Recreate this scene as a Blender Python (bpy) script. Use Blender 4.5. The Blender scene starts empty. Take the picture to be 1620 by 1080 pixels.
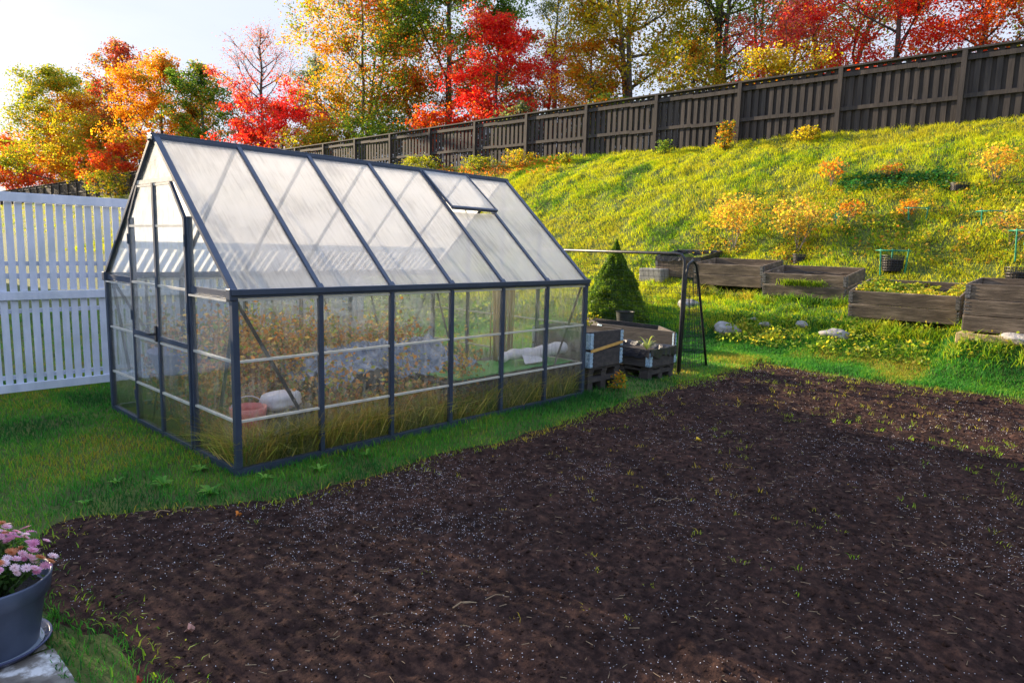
import bpy, bmesh, math, random
import numpy as np
from mathutils import Vector, Matrix

SC = bpy.context.scene
COL = SC.collection
R = math.radians
random.seed(7)

# ---------------------------------------------------------------- camera
cam_d = bpy.data.cameras.new('camera')
cam = bpy.data.objects.new('camera', cam_d); COL.objects.link(cam); SC.camera = cam
yaw, pit, rol = 0.74710983, -0.13877217, 0.0271614
Fv = Vector((math.cos(yaw)*math.cos(pit), math.sin(yaw)*math.cos(pit), math.sin(pit)))
Rv = Vector((math.sin(yaw), -math.cos(yaw), 0)); Uv = Rv.cross(Fv)
R2 = Rv*math.cos(rol)+Uv*math.sin(rol); U2 = -Rv*math.sin(rol)+Uv*math.cos(rol)
m = Matrix((R2, U2, -Fv)).transposed().to_4x4(); m.translation = Vector((-1.95285, -4.19973, 1.52668))
cam.matrix_world = m
cam_d.sensor_width = 36; cam_d.lens = 1083.05/1620*36
cam_d.clip_start = 0.05; cam_d.clip_end = 3000

# ---------------------------------------------------------------- light
SUN_EL, SUN_AZ = 16.0, (-0.13, 0.99)          # the sun stands beyond +y, a little towards -x
sd = Vector((SUN_AZ[0], SUN_AZ[1], 0)).normalized()*math.cos(R(SUN_EL)) + Vector((0, 0, math.sin(R(SUN_EL))))
sun_d = bpy.data.lights.new('sun', 'SUN'); sun_d.energy = 5.0; sun_d.angle = R(0.6); sun_d.color = (1.0, 0.80, 0.56)
sun = bpy.data.objects.new('sun', sun_d); COL.objects.link(sun)
sun.rotation_euler = sd.to_track_quat('Z', 'Y').to_euler()

W = bpy.data.worlds.new('World'); SC.world = W; W.use_nodes = True
nt = W.node_tree; nt.nodes.clear()
wo = nt.nodes.new('ShaderNodeOutputWorld'); bg = nt.nodes.new('ShaderNodeBackground')
sky = nt.nodes.new('ShaderNodeTexSky'); sky.sky_type = 'NISHITA'; sky.sun_disc = False
sky.sun_elevation = R(SUN_EL); sky.sun_rotation = math.atan2(SUN_AZ[0], SUN_AZ[1])
sky.air_density = 1.0; sky.dust_density = 2.5; sky.ozone_density = 1.2
tc = nt.nodes.new('ShaderNodeTexCoord'); mp = nt.nodes.new('ShaderNodeMapping'); mp.inputs['Scale'].default_value = (1.2, 1.2, 5.0)
nz = nt.nodes.new('ShaderNodeTexNoise'); nz.inputs['Scale'].default_value = 2.2; nz.inputs['Detail'].default_value = 7; nz.inputs['Roughness'].default_value = .55
cr = nt.nodes.new('ShaderNodeMapRange'); cr.inputs[1].default_value = .3; cr.inputs[2].default_value = .72; cr.inputs[3].default_value = .88; cr.inputs[4].default_value = .97
mx = nt.nodes.new('ShaderNodeMix'); mx.data_type = 'RGBA'
# thin high cloud veil; its overhead part, out of view, is brightened for fill light
sx0 = nt.nodes.new('ShaderNodeSeparateXYZ'); nt.links.new(tc.outputs['Generated'], sx0.inputs[0])
vr = nt.nodes.new('ShaderNodeValToRGB'); vr.color_ramp.elements[0].position = .30; vr.color_ramp.elements[0].color = (.40, .44, .54, 1)
vr.color_ramp.elements[1].position = .75; vr.color_ramp.elements[1].color = (.46, .58, .86, 1)
nt.links.new(sx0.outputs['Z'], vr.inputs[0]); vm = nt.nodes.new('ShaderNodeMix'); vm.data_type = 'RGBA'; vm.blend_type = 'MULTIPLY'; vm.inputs[0].default_value = 1; vm.inputs[7].default_value = (10, 10, 10, 1)
nt.links.new(vr.outputs[0], vm.inputs[6]); nt.links.new(vm.outputs[2], mx.inputs[7])
nt.links.new(tc.outputs['Generated'], mp.inputs[0]); nt.links.new(mp.outputs[0], nz.inputs[0]); nt.links.new(nz.outputs[0], cr.inputs[0])
nt.links.new(cr.outputs[0], mx.inputs[0]); nt.links.new(sky.outputs[0], mx.inputs[6]); nt.links.new(mx.outputs[2], bg.inputs[0])
bg.inputs[1].default_value = 0.074
nt.links.new(bg.outputs[0], wo.inputs[0])
SC.view_settings.view_transform = 'Standard'; SC.view_settings.look = 'None'
SC.view_settings.exposure = 1.48; SC.view_settings.gamma = 1
SC.cycles.transparent_max_bounces = 40; SC.cycles.max_bounces = 10; SC.cycles.transmission_bounces = 10
SC.cycles.use_denoising = True

# ---------------------------------------------------------------- helpers
def vn(x, y, z=None, seed=0):
    """smooth value noise in [0,1]"""
    x = np.asarray(x, float); y = np.asarray(y, float)
    z = np.zeros_like(x) if z is None else np.asarray(z, float)
    xi, yi, zi = np.floor(x).astype(np.int64), np.floor(y).astype(np.int64), np.floor(z).astype(np.int64)
    fx, fy, fz = x-xi, y-yi, z-zi
    fx, fy, fz = fx*fx*(3-2*fx), fy*fy*(3-2*fy), fz*fz*(3-2*fz)
    def h(a, b, c):
        def mixu(n):
            n = (n ^ (n >> np.uint64(33)))*np.uint64(0xff51afd7ed558ccd); n = (n ^ (n >> np.uint64(29)))*np.uint64(0xc4ceb9fe1a85ec53)
            return n ^ (n >> np.uint64(32))
        u = lambda q: (q + 1000003).astype(np.uint64)
        n = mixu(u(a)+np.uint64(seed*7919+13)); n = mixu(n ^ (u(b)*np.uint64(0x9E3779B97F4A7C15))); n = mixu(n ^ (u(c)*np.uint64(0xD1B54A32D192ED03)))
        return (n >> np.uint64(40)).astype(float)/16777215.0
    r = 0
    for dz, wz in ((0, 1-fz), (1, fz)):
        for dy, wy in ((0, 1-fy), (1, fy)):
            for dx, wx in ((0, 1-fx), (1, fx)):
                r = r + h(xi+dx, yi+dy, zi+dz)*wx*wy*wz
    return r
def fbm(x, y, s=1.0, o=3, seed=0):
    a, t, n = 1.0, 0, 0
    for k in range(o):
        n = n + a*vn(x*s, y*s, None, seed+k*17); t += a; a *= .5; s *= 2.03
    return n/t

def link(o, parent=None):
    COL.objects.link(o)
    if parent is not None: o.parent = parent
    return o
def tag(o, label=None, cat=None, group=None, kind=None):
    if label: o['label'] = label
    if cat: o['category'] = cat
    if group: o['group'] = group
    if kind: o['kind'] = kind
    return o
def empty(name, loc, rz=0, label=None, cat=None, group=None):
    o = bpy.data.objects.new(name, None); o.location = loc; o.rotation_euler = (0, 0, rz); o.empty_display_size = .1
    link(o); return tag(o, label, cat, group)
def np_mesh(name, V, F, mat, parent=None, col=None, smooth=False, loc=None, fcount=4):
    """V (n,3); F list of int arrays each (m,k)"""
    me = bpy.data.meshes.new(name)
    V = np.asarray(V, np.float32); Fs = [np.asarray(f, np.int32) for f in F if len(f)]
    me.vertices.add(len(V)); me.vertices.foreach_set('co', V.ravel())
    nl = sum(f.size for f in Fs); npol = sum(len(f) for f in Fs)
    me.loops.add(nl); me.loops.foreach_set('vertex_index', np.concatenate([f.ravel() for f in Fs]))
    me.polygons.add(npol)
    tot = np.concatenate([np.full(len(f), f.shape[1], np.int32) for f in Fs]); st = np.concatenate([[0], np.cumsum(tot)[:-1]]).astype(np.int32)
    me.polygons.foreach_set('loop_start', st)
    try: me.polygons.foreach_set('loop_total', tot)
    except Exception: pass
    if smooth: me.polygons.foreach_set('use_smooth', np.ones(npol, bool))
    me.update(calc_edges=True)
    if col is not None:
        a = me.color_attributes.new('col', 'FLOAT_COLOR', 'POINT')
        c = np.ones((len(V), 4), np.float32); c[:, :3] = col; a.data.foreach_set('color', c.ravel())
    me.materials.append(mat)
    o = bpy.data.objects.new(name, me)
    if loc is not None: o.location = loc
    return link(o, parent)

class MB:
    def __init__(s): s.v = []; s.f = []
    def add(s, vs, fs):
        n = len(s.v); s.v += [tuple(v) for v in vs]; s.f += [tuple(i+n for i in f) for f in fs]; return s
    def box(s, x0, x1, y0, y1, z0, z1):
        vs = [(x0,y0,z0),(x1,y0,z0),(x1,y1,z0),(x0,y1,z0),(x0,y0,z1),(x1,y0,z1),(x1,y1,z1),(x0,y1,z1)]
        return s.add(vs, [(0,3,2,1),(4,5,6,7),(0,1,5,4),(1,2,6,5),(2,3,7,6),(3,0,4,7)])
    def bar(s, a, b, w, h, up=(0,0,1)):
        a, b = Vector(a), Vector(b); d = (b-a).normalized(); up = Vector(up)
        sd_ = d.cross(up)
        if sd_.length < 1e-4: sd_ = d.cross(Vector((1,0,0)))
        sd_.normalize(); u = sd_.cross(d).normalized()
        vs = []
        for p in (a, b):
            for i, j in ((-1,-1),(1,-1),(1,1),(-1,1)): vs.append(p + sd_*(i*w/2) + u*(j*h/2))
        return s.add(vs, [(0,1,2,3),(7,6,5,4),(0,4,5,1),(1,5,6,2),(2,6,7,3),(3,7,4,0)])
    def tube(s, pts, rad, n=8, cap=True):
        pts = [Vector(p) for p in pts]; k = len(pts)
        rad = rad if hasattr(rad, '__len__') else [rad]*k
        base = len(s.v); prev = None
        for i, p in enumerate(pts):
            d = (pts[min(i+1,k-1)]-pts[max(i-1,0)]).normalized()
            if prev is None: a = d.orthogonal().normalized()
            else:
                a = prev - d*prev.dot(d)
                a = a.normalized() if a.length > 1e-5 else d.orthogonal().normalized()
            prev = a; b = d.cross(a)
            for j in range(n):
                t = 2*math.pi*j/n; s.v.append(tuple(p + (a*math.cos(t)+b*math.sin(t))*rad[i]))
        for i in range(k-1):
            for j in range(n):
                s.f.append((base+i*n+j, base+i*n+(j+1)%n, base+(i+1)*n+(j+1)%n, base+(i+1)*n+j))
        if cap:
            s.f.append(tuple(base+j for j in range(n))[::-1]); s.f.append(tuple(base+(k-1)*n+j for j in range(n)))
        return s
    def lathe(s, prof, n=48, c=(0,0)):
        base = len(s.v); k = len(prof)
        for r, z in prof:
            for j in range(n):
                t = 2*math.pi*j/n; s.v.append((c[0]+r*math.cos(t), c[1]+r*math.sin(t), z))
        for i in range(k-1):
            for j in range(n): s.f.append((base+i*n+j, base+i*n+(j+1)%n, base+(i+1)*n+(j+1)%n, base+(i+1)*n+j))
        return s
    def build(s, name, mat, parent=None, smooth=False, bevel=0, loc=None):
        me = bpy.data.meshes.new(name); me.from_pydata(s.v, [], s.f); me.materials.append(mat)
        bm = bmesh.new(); bm.from_mesh(me); bmesh.ops.recalc_face_normals(bm, faces=bm.faces); bm.to_mesh(me); bm.free()
        if smooth: me.polygons.foreach_set('use_smooth', [True]*len(me.polygons))
        o = bpy.data.objects.new(name, me)
        if loc is not None: o.location = loc
        link(o, parent)
        if bevel:
            md = o.modifiers.new('bevel', 'BEVEL'); md.width = bevel; md.segments = 2; md.limit_method = 'ANGLE'
        return o

# ---------------------------------------------------------------- materials
def mat(name):
    m_ = bpy.data.materials.new(name); m_.use_nodes = True
    t = m_.node_tree; t.nodes.clear(); out = t.nodes.new('ShaderNodeOutputMaterial')
    return m_, t, out
def N(t, typ, **kw):
    n = t.nodes.new(typ)
    for k, v in kw.items():
        if k.startswith('_'): setattr(n, k[1:], v)
        else:
            key = k.replace('__', ' ')
            n.inputs[key if not key.isdigit() else int(key)].default_value = v
    return n
def ramp(t, stops, interp='LINEAR'):
    n = t.nodes.new('ShaderNodeValToRGB'); e = n.color_ramp.elements; n.color_ramp.interpolation = interp
    while len(e) > 1: e.remove(e[-1])
    e[0].position = stops[0][0]; e[0].color = (*stops[0][1], 1)
    for p, c in stops[1:]:
        q = e.new(p); q.color = (*c, 1)
    return n
def noise_mat(name, stops, scale=5, detail=6, rough=.85, bump=.3, bscale=None, stretch=(1,1,1), metal=0, coat=0, dist=.02, spec=.5, stops2=None, scale2=1.0):
    m_, t, out = mat(name)
    tc_ = N(t, 'ShaderNodeTexCoord'); mp_ = N(t, 'ShaderNodeMapping'); mp_.inputs['Scale'].default_value = stretch
    t.links.new(tc_.outputs['Object'], mp_.inputs[0])
    n1 = N(t, 'ShaderNodeTexNoise', Scale=scale, Detail=detail, Roughness=.62); t.links.new(mp_.outputs[0], n1.inputs[0])
    r1 = ramp(t, stops); t.links.new(n1.outputs[0], r1.inputs[0]); c = r1.outputs[0]
    p = N(t, 'ShaderNodeBsdfPrincipled', Roughness=rough, Metallic=metal)
    p.inputs['Specular IOR Level'].default_value = spec
    if stops2:
        n3 = N(t, 'ShaderNodeTexNoise', Scale=scale2, Detail=4); t.links.new(tc_.outputs['Object'], n3.inputs[0])
        r3 = ramp(t, stops2); t.links.new(n3.outputs[0], r3.inputs[0])
        mm = N(t, 'ShaderNodeMix', _data_type='RGBA', _blend_type='MULTIPLY'); mm.inputs[0].default_value = 1
        t.links.new(c, mm.inputs[6]); t.links.new(r3.outputs[0], mm.inputs[7]); c = mm.outputs[2]
    t.links.new(c, p.inputs['Base Color'])
    if coat: p.inputs['Coat Weight'].default_value = coat
    if bump:
        n2 = N(t, 'ShaderNodeTexNoise', Scale=bscale or scale*3, Detail=8, Roughness=.65); t.links.new(mp_.outputs[0], n2.inputs[0])
        b = N(t, 'ShaderNodeBump', Strength=bump, Distance=dist); t.links.new(n2.outputs[0], b.inputs['Height']); t.links.new(b.outputs[0], p.inputs['Normal'])
    t.links.new(p.outputs[0], out.inputs[0]); return m_
def leaf_mat(name, trans=.45, rough=.55, spec=.3):
    m_, t, out = mat(name)
    a = N(t, 'ShaderNodeAttribute', _attribute_name='col')
    p = N(t, 'ShaderNodeBsdfPrincipled', Roughness=rough); p.inputs['Specular IOR Level'].default_value = spec
    tr = N(t, 'ShaderNodeBsdfTranslucent'); ms = N(t, 'ShaderNodeMixShader'); ms.inputs[0].default_value = trans
    t.links.new(a.outputs['Color'], p.inputs['Base Color'])
    g = N(t, 'ShaderNodeMix', _data_type='RGBA', _blend_type='MULTIPLY'); g.inputs[0].default_value = 1; g.inputs[7].default_value = (1.5, 1.45, .9, 1)
    t.links.new(a.outputs['Color'], g.inputs[6]); t.links.new(g.outputs[2], tr.inputs[0])
    t.links.new(p.outputs[0], ms.inputs[1]); t.links.new(tr.outputs[0], ms.inputs[2]); t.links.new(ms.outputs[0], out.inputs[0])
    return m_
M = {}
M['leaf'] = leaf_mat('leaves', .58); M['blade'] = leaf_mat('grass_blade', .42, .6, .2); M['petal'] = leaf_mat('petals', .3, .6, .2)
M['bark'] = noise_mat('bark', [(.3,(.03,.024,.02)),(.6,(.09,.075,.06)),(.8,(.17,.15,.125))], 6, bump=.6, stretch=(1,1,.25), dist=.03)
M['bark_grey'] = noise_mat('bark_grey', [(.3,(.07,.06,.055)),(.6,(.17,.15,.135)),(.8,(.28,.26,.23))], 6, bump=.6, stretch=(1,1,.3), dist=.03)
M['fence_wood'] = noise_mat('dark_stained_wood', [(.3,(.022,.017,.016)),(.55,(.050,.040,.035)),(.8,(.088,.072,.062))], 3, bump=.35, stretch=(4,4,.4), dist=.01, rough=.75,
                            stops2=[(.3,(.7,.7,.75)),(.7,(1.1,1.05,1))], scale2=.8)
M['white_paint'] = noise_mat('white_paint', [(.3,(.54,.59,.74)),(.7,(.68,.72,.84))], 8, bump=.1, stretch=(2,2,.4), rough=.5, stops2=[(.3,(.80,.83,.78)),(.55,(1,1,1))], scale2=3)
M['alu_blue'] = noise_mat('powder_coated_frame', [(.3,(.028,.042,.072)),(.7,(.042,.06,.10))], 12, bump=.04, rough=.42, metal=.15, spec=.6)
M['alu_bare'] = noise_mat('bare_aluminium', [(.3,(.52,.50,.45)),(.7,(.72,.70,.64))], 14, bump=.08, rough=.38, metal=.35)
M['bed_wood'] = noise_mat('weathered_board', [(.25,(.05,.038,.028)),(.5,(.13,.10,.072)),(.68,(.25,.20,.15)),(.76,(.55,.49,.40))], 2.2, detail=9, bump=.5, stretch=(5,1.2,9), dist=.012, rough=.85,
                          stops2=[(.35,(.65,.62,.6)),(.65,(1.1,1.05,1))], scale2=2.5)
M['bed_dark'] = noise_mat('damp_dark_board', [(.25,(.018,.016,.017)),(.5,(.045,.038,.036)),(.8,(.10,.08,.065))], 2.2, detail=9, bump=.5, stretch=(5,1.2,9), dist=.012, rough=.8)
M['bed_soil'] = noise_mat('bed_soil', [(.3,(.012,.009,.007)),(.7,(.05,.036,.028))], 40, bump=1, dist=.03)
M['hinge_dark'] = noise_mat('weathered_hinge', [(.3,(.05,.05,.05)),(.6,(.14,.14,.145)),(.8,(.30,.31,.33))], 45, bump=.4, rough=.6, metal=.3)
M['hinge'] = noise_mat('galvanised_hinge', [(.3,(.13,.24,.36)),(.5,(.42,.58,.72)),(.7,(.7,.82,.9))], 60, bump=.4, rough=.5, metal=.5)
M['liner'] = noise_mat('black_plastic_liner', [(.3,(.008,.009,.014)),(.7,(.025,.027,.04))], 7, bump=.5, rough=.3, bscale=14, dist=.03)
M['steel_dark'] = noise_mat('dark_steel_tube', [(.35,(.012,.013,.015)),(.7,(.045,.045,.05))], 10, bump=.1, rough=.4, metal=.3)
M['net'] = noise_mat('net_cord', [(.3,(.015,.025,.02)),(.7,(.03,.05,.035))], 10, bump=0, rough=.8)
M['stone'] = noise_mat('granite', [(.25,(.13,.12,.11)),(.5,(.28,.265,.25)),(.75,(.44,.42,.40))], 6, detail=10, bump=.8, dist=.03, rough=.9)
M['concrete'] = noise_mat('concrete', [(.3,(.16,.15,.14)),(.7,(.3,.29,.27))], 12, bump=.5, dist=.01)
M['pot'] = noise_mat('grey_plastic', [(.3,(.065,.085,.14)),(.7,(.095,.12,.19))], 5, bump=.15, bscale=60, rough=.38, dist=.003, stops2=[(.35,(.7,.7,.72)),(.6,(1.05,1.05,1.05))], scale2=7)
M['saucer'] = noise_mat('blue_plastic', [(.3,(.02,.026,.07)),(.7,(.035,.045,.11))], 8, bump=.05, rough=.22)
M['wet'] = noise_mat('rain_water', [(.3,(.20,.23,.28)),(.7,(.26,.30,.35))], 3, bump=.0, rough=.03)
M['mesh_pot'] = noise_mat('black_plastic', [(.3,(.01,.01,.012)),(.7,(.03,.03,.034))], 10, bump=.1, rough=.5)
M['green_plastic'] = noise_mat('green_plastic', [(.3,(.0,.16,.09)),(.7,(.01,.26,.15))], 10, bump=.05, rough=.35)
M['white_cloth'] = noise_mat('white_cloth', [(.3,(.60,.56,.66)),(.7,(.80,.77,.82))], 9, bump=.5, bscale=18, dist=.02)
M['tarp_green'] = noise_mat('green_tarpaulin', [(.3,(.015,.16,.02)),(.7,(.05,.33,.05))], 7, bump=.5, bscale=12, dist=.02, rough=.4, stretch=(1,6,1))
M['brown_board'] = noise_mat('brown_board', [(.3,(.17,.075,.025)),(.7,(.36,.17,.06))], 9, bump=.3, stretch=(1,1,3))
M['reed'] = noise_mat('reed', [(.3,(.30,.20,.09)),(.7,(.58,.44,.22))], 8, bump=.2, stretch=(6,6,.4))
M['pink'] = noise_mat('pink_plastic', [(.3,(.65,.13,.13)),(.7,(.8,.25,.22))], 5, bump=.05, rough=.4)
M['blue_tub'] = noise_mat('blue_plastic_tub', [(.3,(.12,.16,.38)),(.7,(.2,.26,.5))], 5, bump=.05, rough=.4)
M['dark_tub'] = noise_mat('black_plastic_tub', [(.3,(.02,.022,.025)),(.7,(.05,.052,.06))], 5, bump=.1, rough=.5)
M['twig'] = noise_mat('dry_twig', [(.3,(.20,.13,.07)),(.7,(.40,.29,.17))], 20, bump=.2)
M['perlite'] = noise_mat('perlite', [(.3,(.66,.64,.70)),(.7,(.88,.86,.92))], 60, bump=.0, rough=.9)
M['clod'] = noise_mat('peat_clod', [(.3,(.014,.008,.007)),(.7,(.055,.030,.023))], 30, bump=.5, rough=1, dist=.005, spec=.08)
M['wall'] = noise_mat('house_cladding', [(.3,(.42,.38,.33)),(.7,(.52,.48,.42))], 4, bump=.2)
M['roof'] = noise_mat('roof_tiles', [(.3,(.07,.05,.045)),(.7,(.12,.09,.08))], 9, bump=.5)
M['window'] = noise_mat('window_glass', [(.3,(.02,.025,.03)),(.7,(.04,.045,.05))], 2, bump=0, rough=.05)

def pane_fresnel(t, ior):
    # a thin pane: the back face reflects as the front one does (no total reflection inside)
    g = N(t, 'ShaderNodeNewGeometry'); mi = N(t, 'ShaderNodeMix', _data_type='FLOAT'); mi.inputs[2].default_value = ior; mi.inputs[3].default_value = 1/ior
    t.links.new(g.outputs['Backfacing'], mi.inputs[0]); fr = N(t, 'ShaderNodeFresnel'); t.links.new(mi.outputs[0], fr.inputs[0]); return fr
def clear_mat():
    m_, t, out = mat('clear_polycarbonate')
    tc_ = N(t, 'ShaderNodeTexCoord')
    tr = N(t, 'ShaderNodeBsdfTransparent'); tr.inputs[0].default_value = (.965, .975, .955, 1)
    gl = N(t, 'ShaderNodeBsdfGlossy', Roughness=.07); gl.inputs[0].default_value = (1, 1, 1, 1)
    nb = N(t, 'ShaderNodeTexNoise', Scale=3.2, Detail=2); b = N(t, 'ShaderNodeBump', Strength=.12, Distance=.05)
    t.links.new(tc_.outputs['Object'], nb.inputs[0]); t.links.new(nb.outputs[0], b.inputs['Height']); t.links.new(b.outputs[0], gl.inputs['Normal'])
    fr = pane_fresnel(t, 1.6); ms = N(t, 'ShaderNodeMixShader')
    t.links.new(fr.outputs[0], ms.inputs[0]); t.links.new(tr.outputs[0], ms.inputs[1]); t.links.new(gl.outputs[0], ms.inputs[2])
    # dust film: streaks, dried drops
    mp_ = N(t, 'ShaderNodeMapping'); mp_.inputs['Scale'].default_value = (6, 6, 1.2); t.links.new(tc_.outputs['Object'], mp_.inputs[0])
    n1 = N(t, 'ShaderNodeTexNoise', Scale=4, Detail=8, Roughness=.7); t.links.new(mp_.outputs[0], n1.inputs[0])
    n2 = N(t, 'ShaderNodeTexNoise', Scale=75, Detail=4, Roughness=.7); t.links.new(tc_.outputs['Object'], n2.inputs[0])
    r1 = N(t, 'ShaderNodeMapRange'); r1.inputs[1].default_value = .48; r1.inputs[2].default_value = .85; r1.inputs[3].default_value = .06; r1.inputs[4].default_value = .44
    t.links.new(n1.outputs[0], r1.inputs[0])
    r2 = N(t, 'ShaderNodeMapRange'); r2.inputs[1].default_value = .62; r2.inputs[2].default_value = .72; r2.inputs[3].default_value = 0; r2.inputs[4].default_value = .14
    t.links.new(n2.outputs[0], r2.inputs[0])
    ad = N(t, 'ShaderNodeMath', _operation='ADD'); t.links.new(r1.outputs[0], ad.inputs[0]); t.links.new(r2.outputs[0], ad.inputs[1])
    # algae low down
    sx = N(t, 'ShaderNodeSeparateXYZ'); t.links.new(tc_.outputs['Object'], sx.inputs[0])
    rz = N(t, 'ShaderNodeMapRange'); rz.inputs[1].default_value = .02; rz.inputs[2].default_value = .42; rz.inputs[3].default_value = 1; rz.inputs[4].default_value = 0
    t.links.new(sx.outputs['Z'], rz.inputs[0])
    ag = N(t, 'ShaderNodeMath', _operation='MULTIPLY'); t.links.new(rz.outputs[0], ag.inputs[0]); t.links.new(n1.outputs[0], ag.inputs[1])
    mxc = N(t, 'ShaderNodeMix', _data_type='RGBA'); mxc.inputs[6].default_value = (.62, .62, .56, 1); mxc.inputs[7].default_value = (.15, .15, .035, 1)
    t.links.new(rz.outputs[0], mxc.inputs[0])
    a2 = N(t, 'ShaderNodeMath', _operation='MULTIPLY_ADD'); a2.inputs[1].default_value = .10; t.links.new(ag.outputs[0], a2.inputs[0]); t.links.new(ad.outputs[0], a2.inputs[2])
    df = N(t, 'ShaderNodeBsdfDiffuse'); t.links.new(mxc.outputs[2], df.inputs[0])
    tl = N(t, 'ShaderNodeBsdfTranslucent'); t.links.new(mxc.outputs[2], tl.inputs[0])
    m3 = N(t, 'ShaderNodeMixShader'); m3.inputs[0].default_value = .5; t.links.new(df.outputs[0], m3.inputs[1]); t.links.new(tl.outputs[0], m3.inputs[2])
    m2 = N(t, 'ShaderNodeMixShader'); t.links.new(a2.outputs[0], m2.inputs[0]); t.links.new(ms.outputs[0], m2.inputs[1]); t.links.new(m3.outputs[0], m2.inputs[2])
    t.links.new(m2.outputs[0], out.inputs[0]); return m_
def roof_mat():
    m_, t, out = mat('twin_wall_polycarbonate')
    tc_ = N(t, 'ShaderNodeTexCoord')
    mp_ = N(t, 'ShaderNodeMapping'); mp_.inputs['Scale'].default_value = (9, .7, .7); t.links.new(tc_.outputs['Object'], mp_.inputs[0])
    n1 = N(t, 'ShaderNodeTexNoise', Scale=5, Detail=6, Roughness=.65); t.links.new(mp_.outputs[0], n1.inputs[0])
    n2 = N(t, 'ShaderNodeTexNoise', Scale=2.3, Detail=6, Roughness=.55); t.links.new(tc_.outputs['Object'], n2.inputs[0])
    ad = N(t, 'ShaderNodeMath', _operation='ADD'); t.links.new(n1.outputs[0], ad.inputs[0]); t.links.new(n2.outputs[0], ad.inputs[1])
    rc = ramp(t, [(.38,(.70,.69,.67)),(.50,(.92,.915,.89)),(.60,(.985,.98,.96))])
    hf = N(t, 'ShaderNodeMath', _operation='MULTIPLY'); hf.inputs[1].default_value = .5; t.links.new(ad.outputs[0], hf.inputs[0]); t.links.new(hf.outputs[0], rc.inputs[0])
    wv = N(t, 'ShaderNodeTexWave', Scale=32, _wave_type='BANDS', _bands_direction='X'); t.links.new(tc_.outputs['Object'], wv.inputs[0])
    b = N(t, 'ShaderNodeBump', Strength=.25, Distance=.002); t.links.new(wv.outputs[0], b.inputs['Height'])
    tl = N(t, 'ShaderNodeBsdfTranslucent'); t.links.new(rc.outputs[0], tl.inputs[0])
    df = N(t, 'ShaderNodeBsdfDiffuse'); t.links.new(rc.outputs[0], df.inputs[0])
    tr = N(t, 'ShaderNodeBsdfTransparent'); tr.inputs[0].default_value = (.98, .98, .98, 1)
    gl = N(t, 'ShaderNodeBsdfGlossy', Roughness=.22); t.links.new(b.outputs[0], gl.inputs['Normal']); t.links.new(b.outputs[0], df.inputs['Normal'])
    m1 = N(t, 'ShaderNodeMixShader'); m1.inputs[0].default_value = .15; t.links.new(tl.outputs[0], m1.inputs[1]); t.links.new(df.outputs[0], m1.inputs[2])
    m2 = N(t, 'ShaderNodeMixShader'); m2.inputs[0].default_value = .40; t.links.new(m1.outputs[0], m2.inputs[1]); t.links.new(tr.outputs[0], m2.inputs[2])
    fr = pane_fresnel(t, 1.45); m3 = N(t, 'ShaderNodeMixShader'); t.links.new(fr.outputs[0], m3.inputs[0]); t.links.new(m2.outputs[0], m3.inputs[1]); t.links.new(gl.outputs[0], m3.inputs[2])
    t.links.new(m3.outputs[0], out.inputs[0]); return m_
def sheet_mat(col, nm, f0, f1):
    m_, t, out = mat(nm)
    tc_ = N(t, 'ShaderNodeTexCoord'); n1 = N(t, 'ShaderNodeTexNoise', Scale=5, Detail=6, Roughness=.6, Distortion=1.5); t.links.new(tc_.outputs['Object'], n1.inputs[0])
    b = N(t, 'ShaderNodeBump', Strength=.9, Distance=.08); t.links.new(n1.outputs[0], b.inputs['Height'])
    p = N(t, 'ShaderNodeBsdfPrincipled', Roughness=.22); p.inputs['Base Color'].default_value = col; t.links.new(b.outputs[0], p.inputs['Normal'])
    tr = N(t, 'ShaderNodeBsdfTransparent'); r = N(t, 'ShaderNodeMapRange'); r.inputs[1].default_value = .35; r.inputs[2].default_value = .6; r.inputs[3].default_value = f0; r.inputs[4].default_value = f1
    t.links.new(n1.outputs[0], r.inputs[0]); ms = N(t, 'ShaderNodeMixShader'); t.links.new(r.outputs[0], ms.inputs[0]); t.links.new(tr.outputs[0], ms.inputs[1]); t.links.new(p.outputs[0], ms.inputs[2])
    t.links.new(ms.outputs[0], out.inputs[0]); return m_
M['clear'] = clear_mat(); M['roofpc'] = roof_mat(); M['sheeting'] = sheet_mat((.26, .34, .52, 1), 'clear_crumpled_sheeting', .3, .9); M['film'] = sheet_mat((.75, .78, .82, 1), 'thin_clear_film', .08, .55)
M['ground'] = noise_mat('turf_ground', [(.28,(.035,.036,.008)),(.5,(.075,.10,.012)),(.75,(.13,.17,.02))], 3, detail=10, bump=.8, bscale=30, dist=.04, rough=.95)
M['soil'] = noise_mat('dark_seed_soil', [(.3,(.013,.0075,.0065)),(.5,(.036,.020,.0165)),(.72,(.095,.050,.034))], 22, detail=12, bump=1.0, bscale=70, dist=.012, rough=1, spec=.08,
                      stops2=[(.3,(.62,.62,.66)),(.5,(1,1,1)),(.75,(1.25,1.15,1.1))], scale2=2.2)
M['paving'] = noise_mat('worn_paving', [(.35,(.075,.06,.05)),(.52,(.2,.18,.155)),(.6,(.62,.61,.60))], 7, detail=9, bump=.6, dist=.01, rough=.7)

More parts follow.
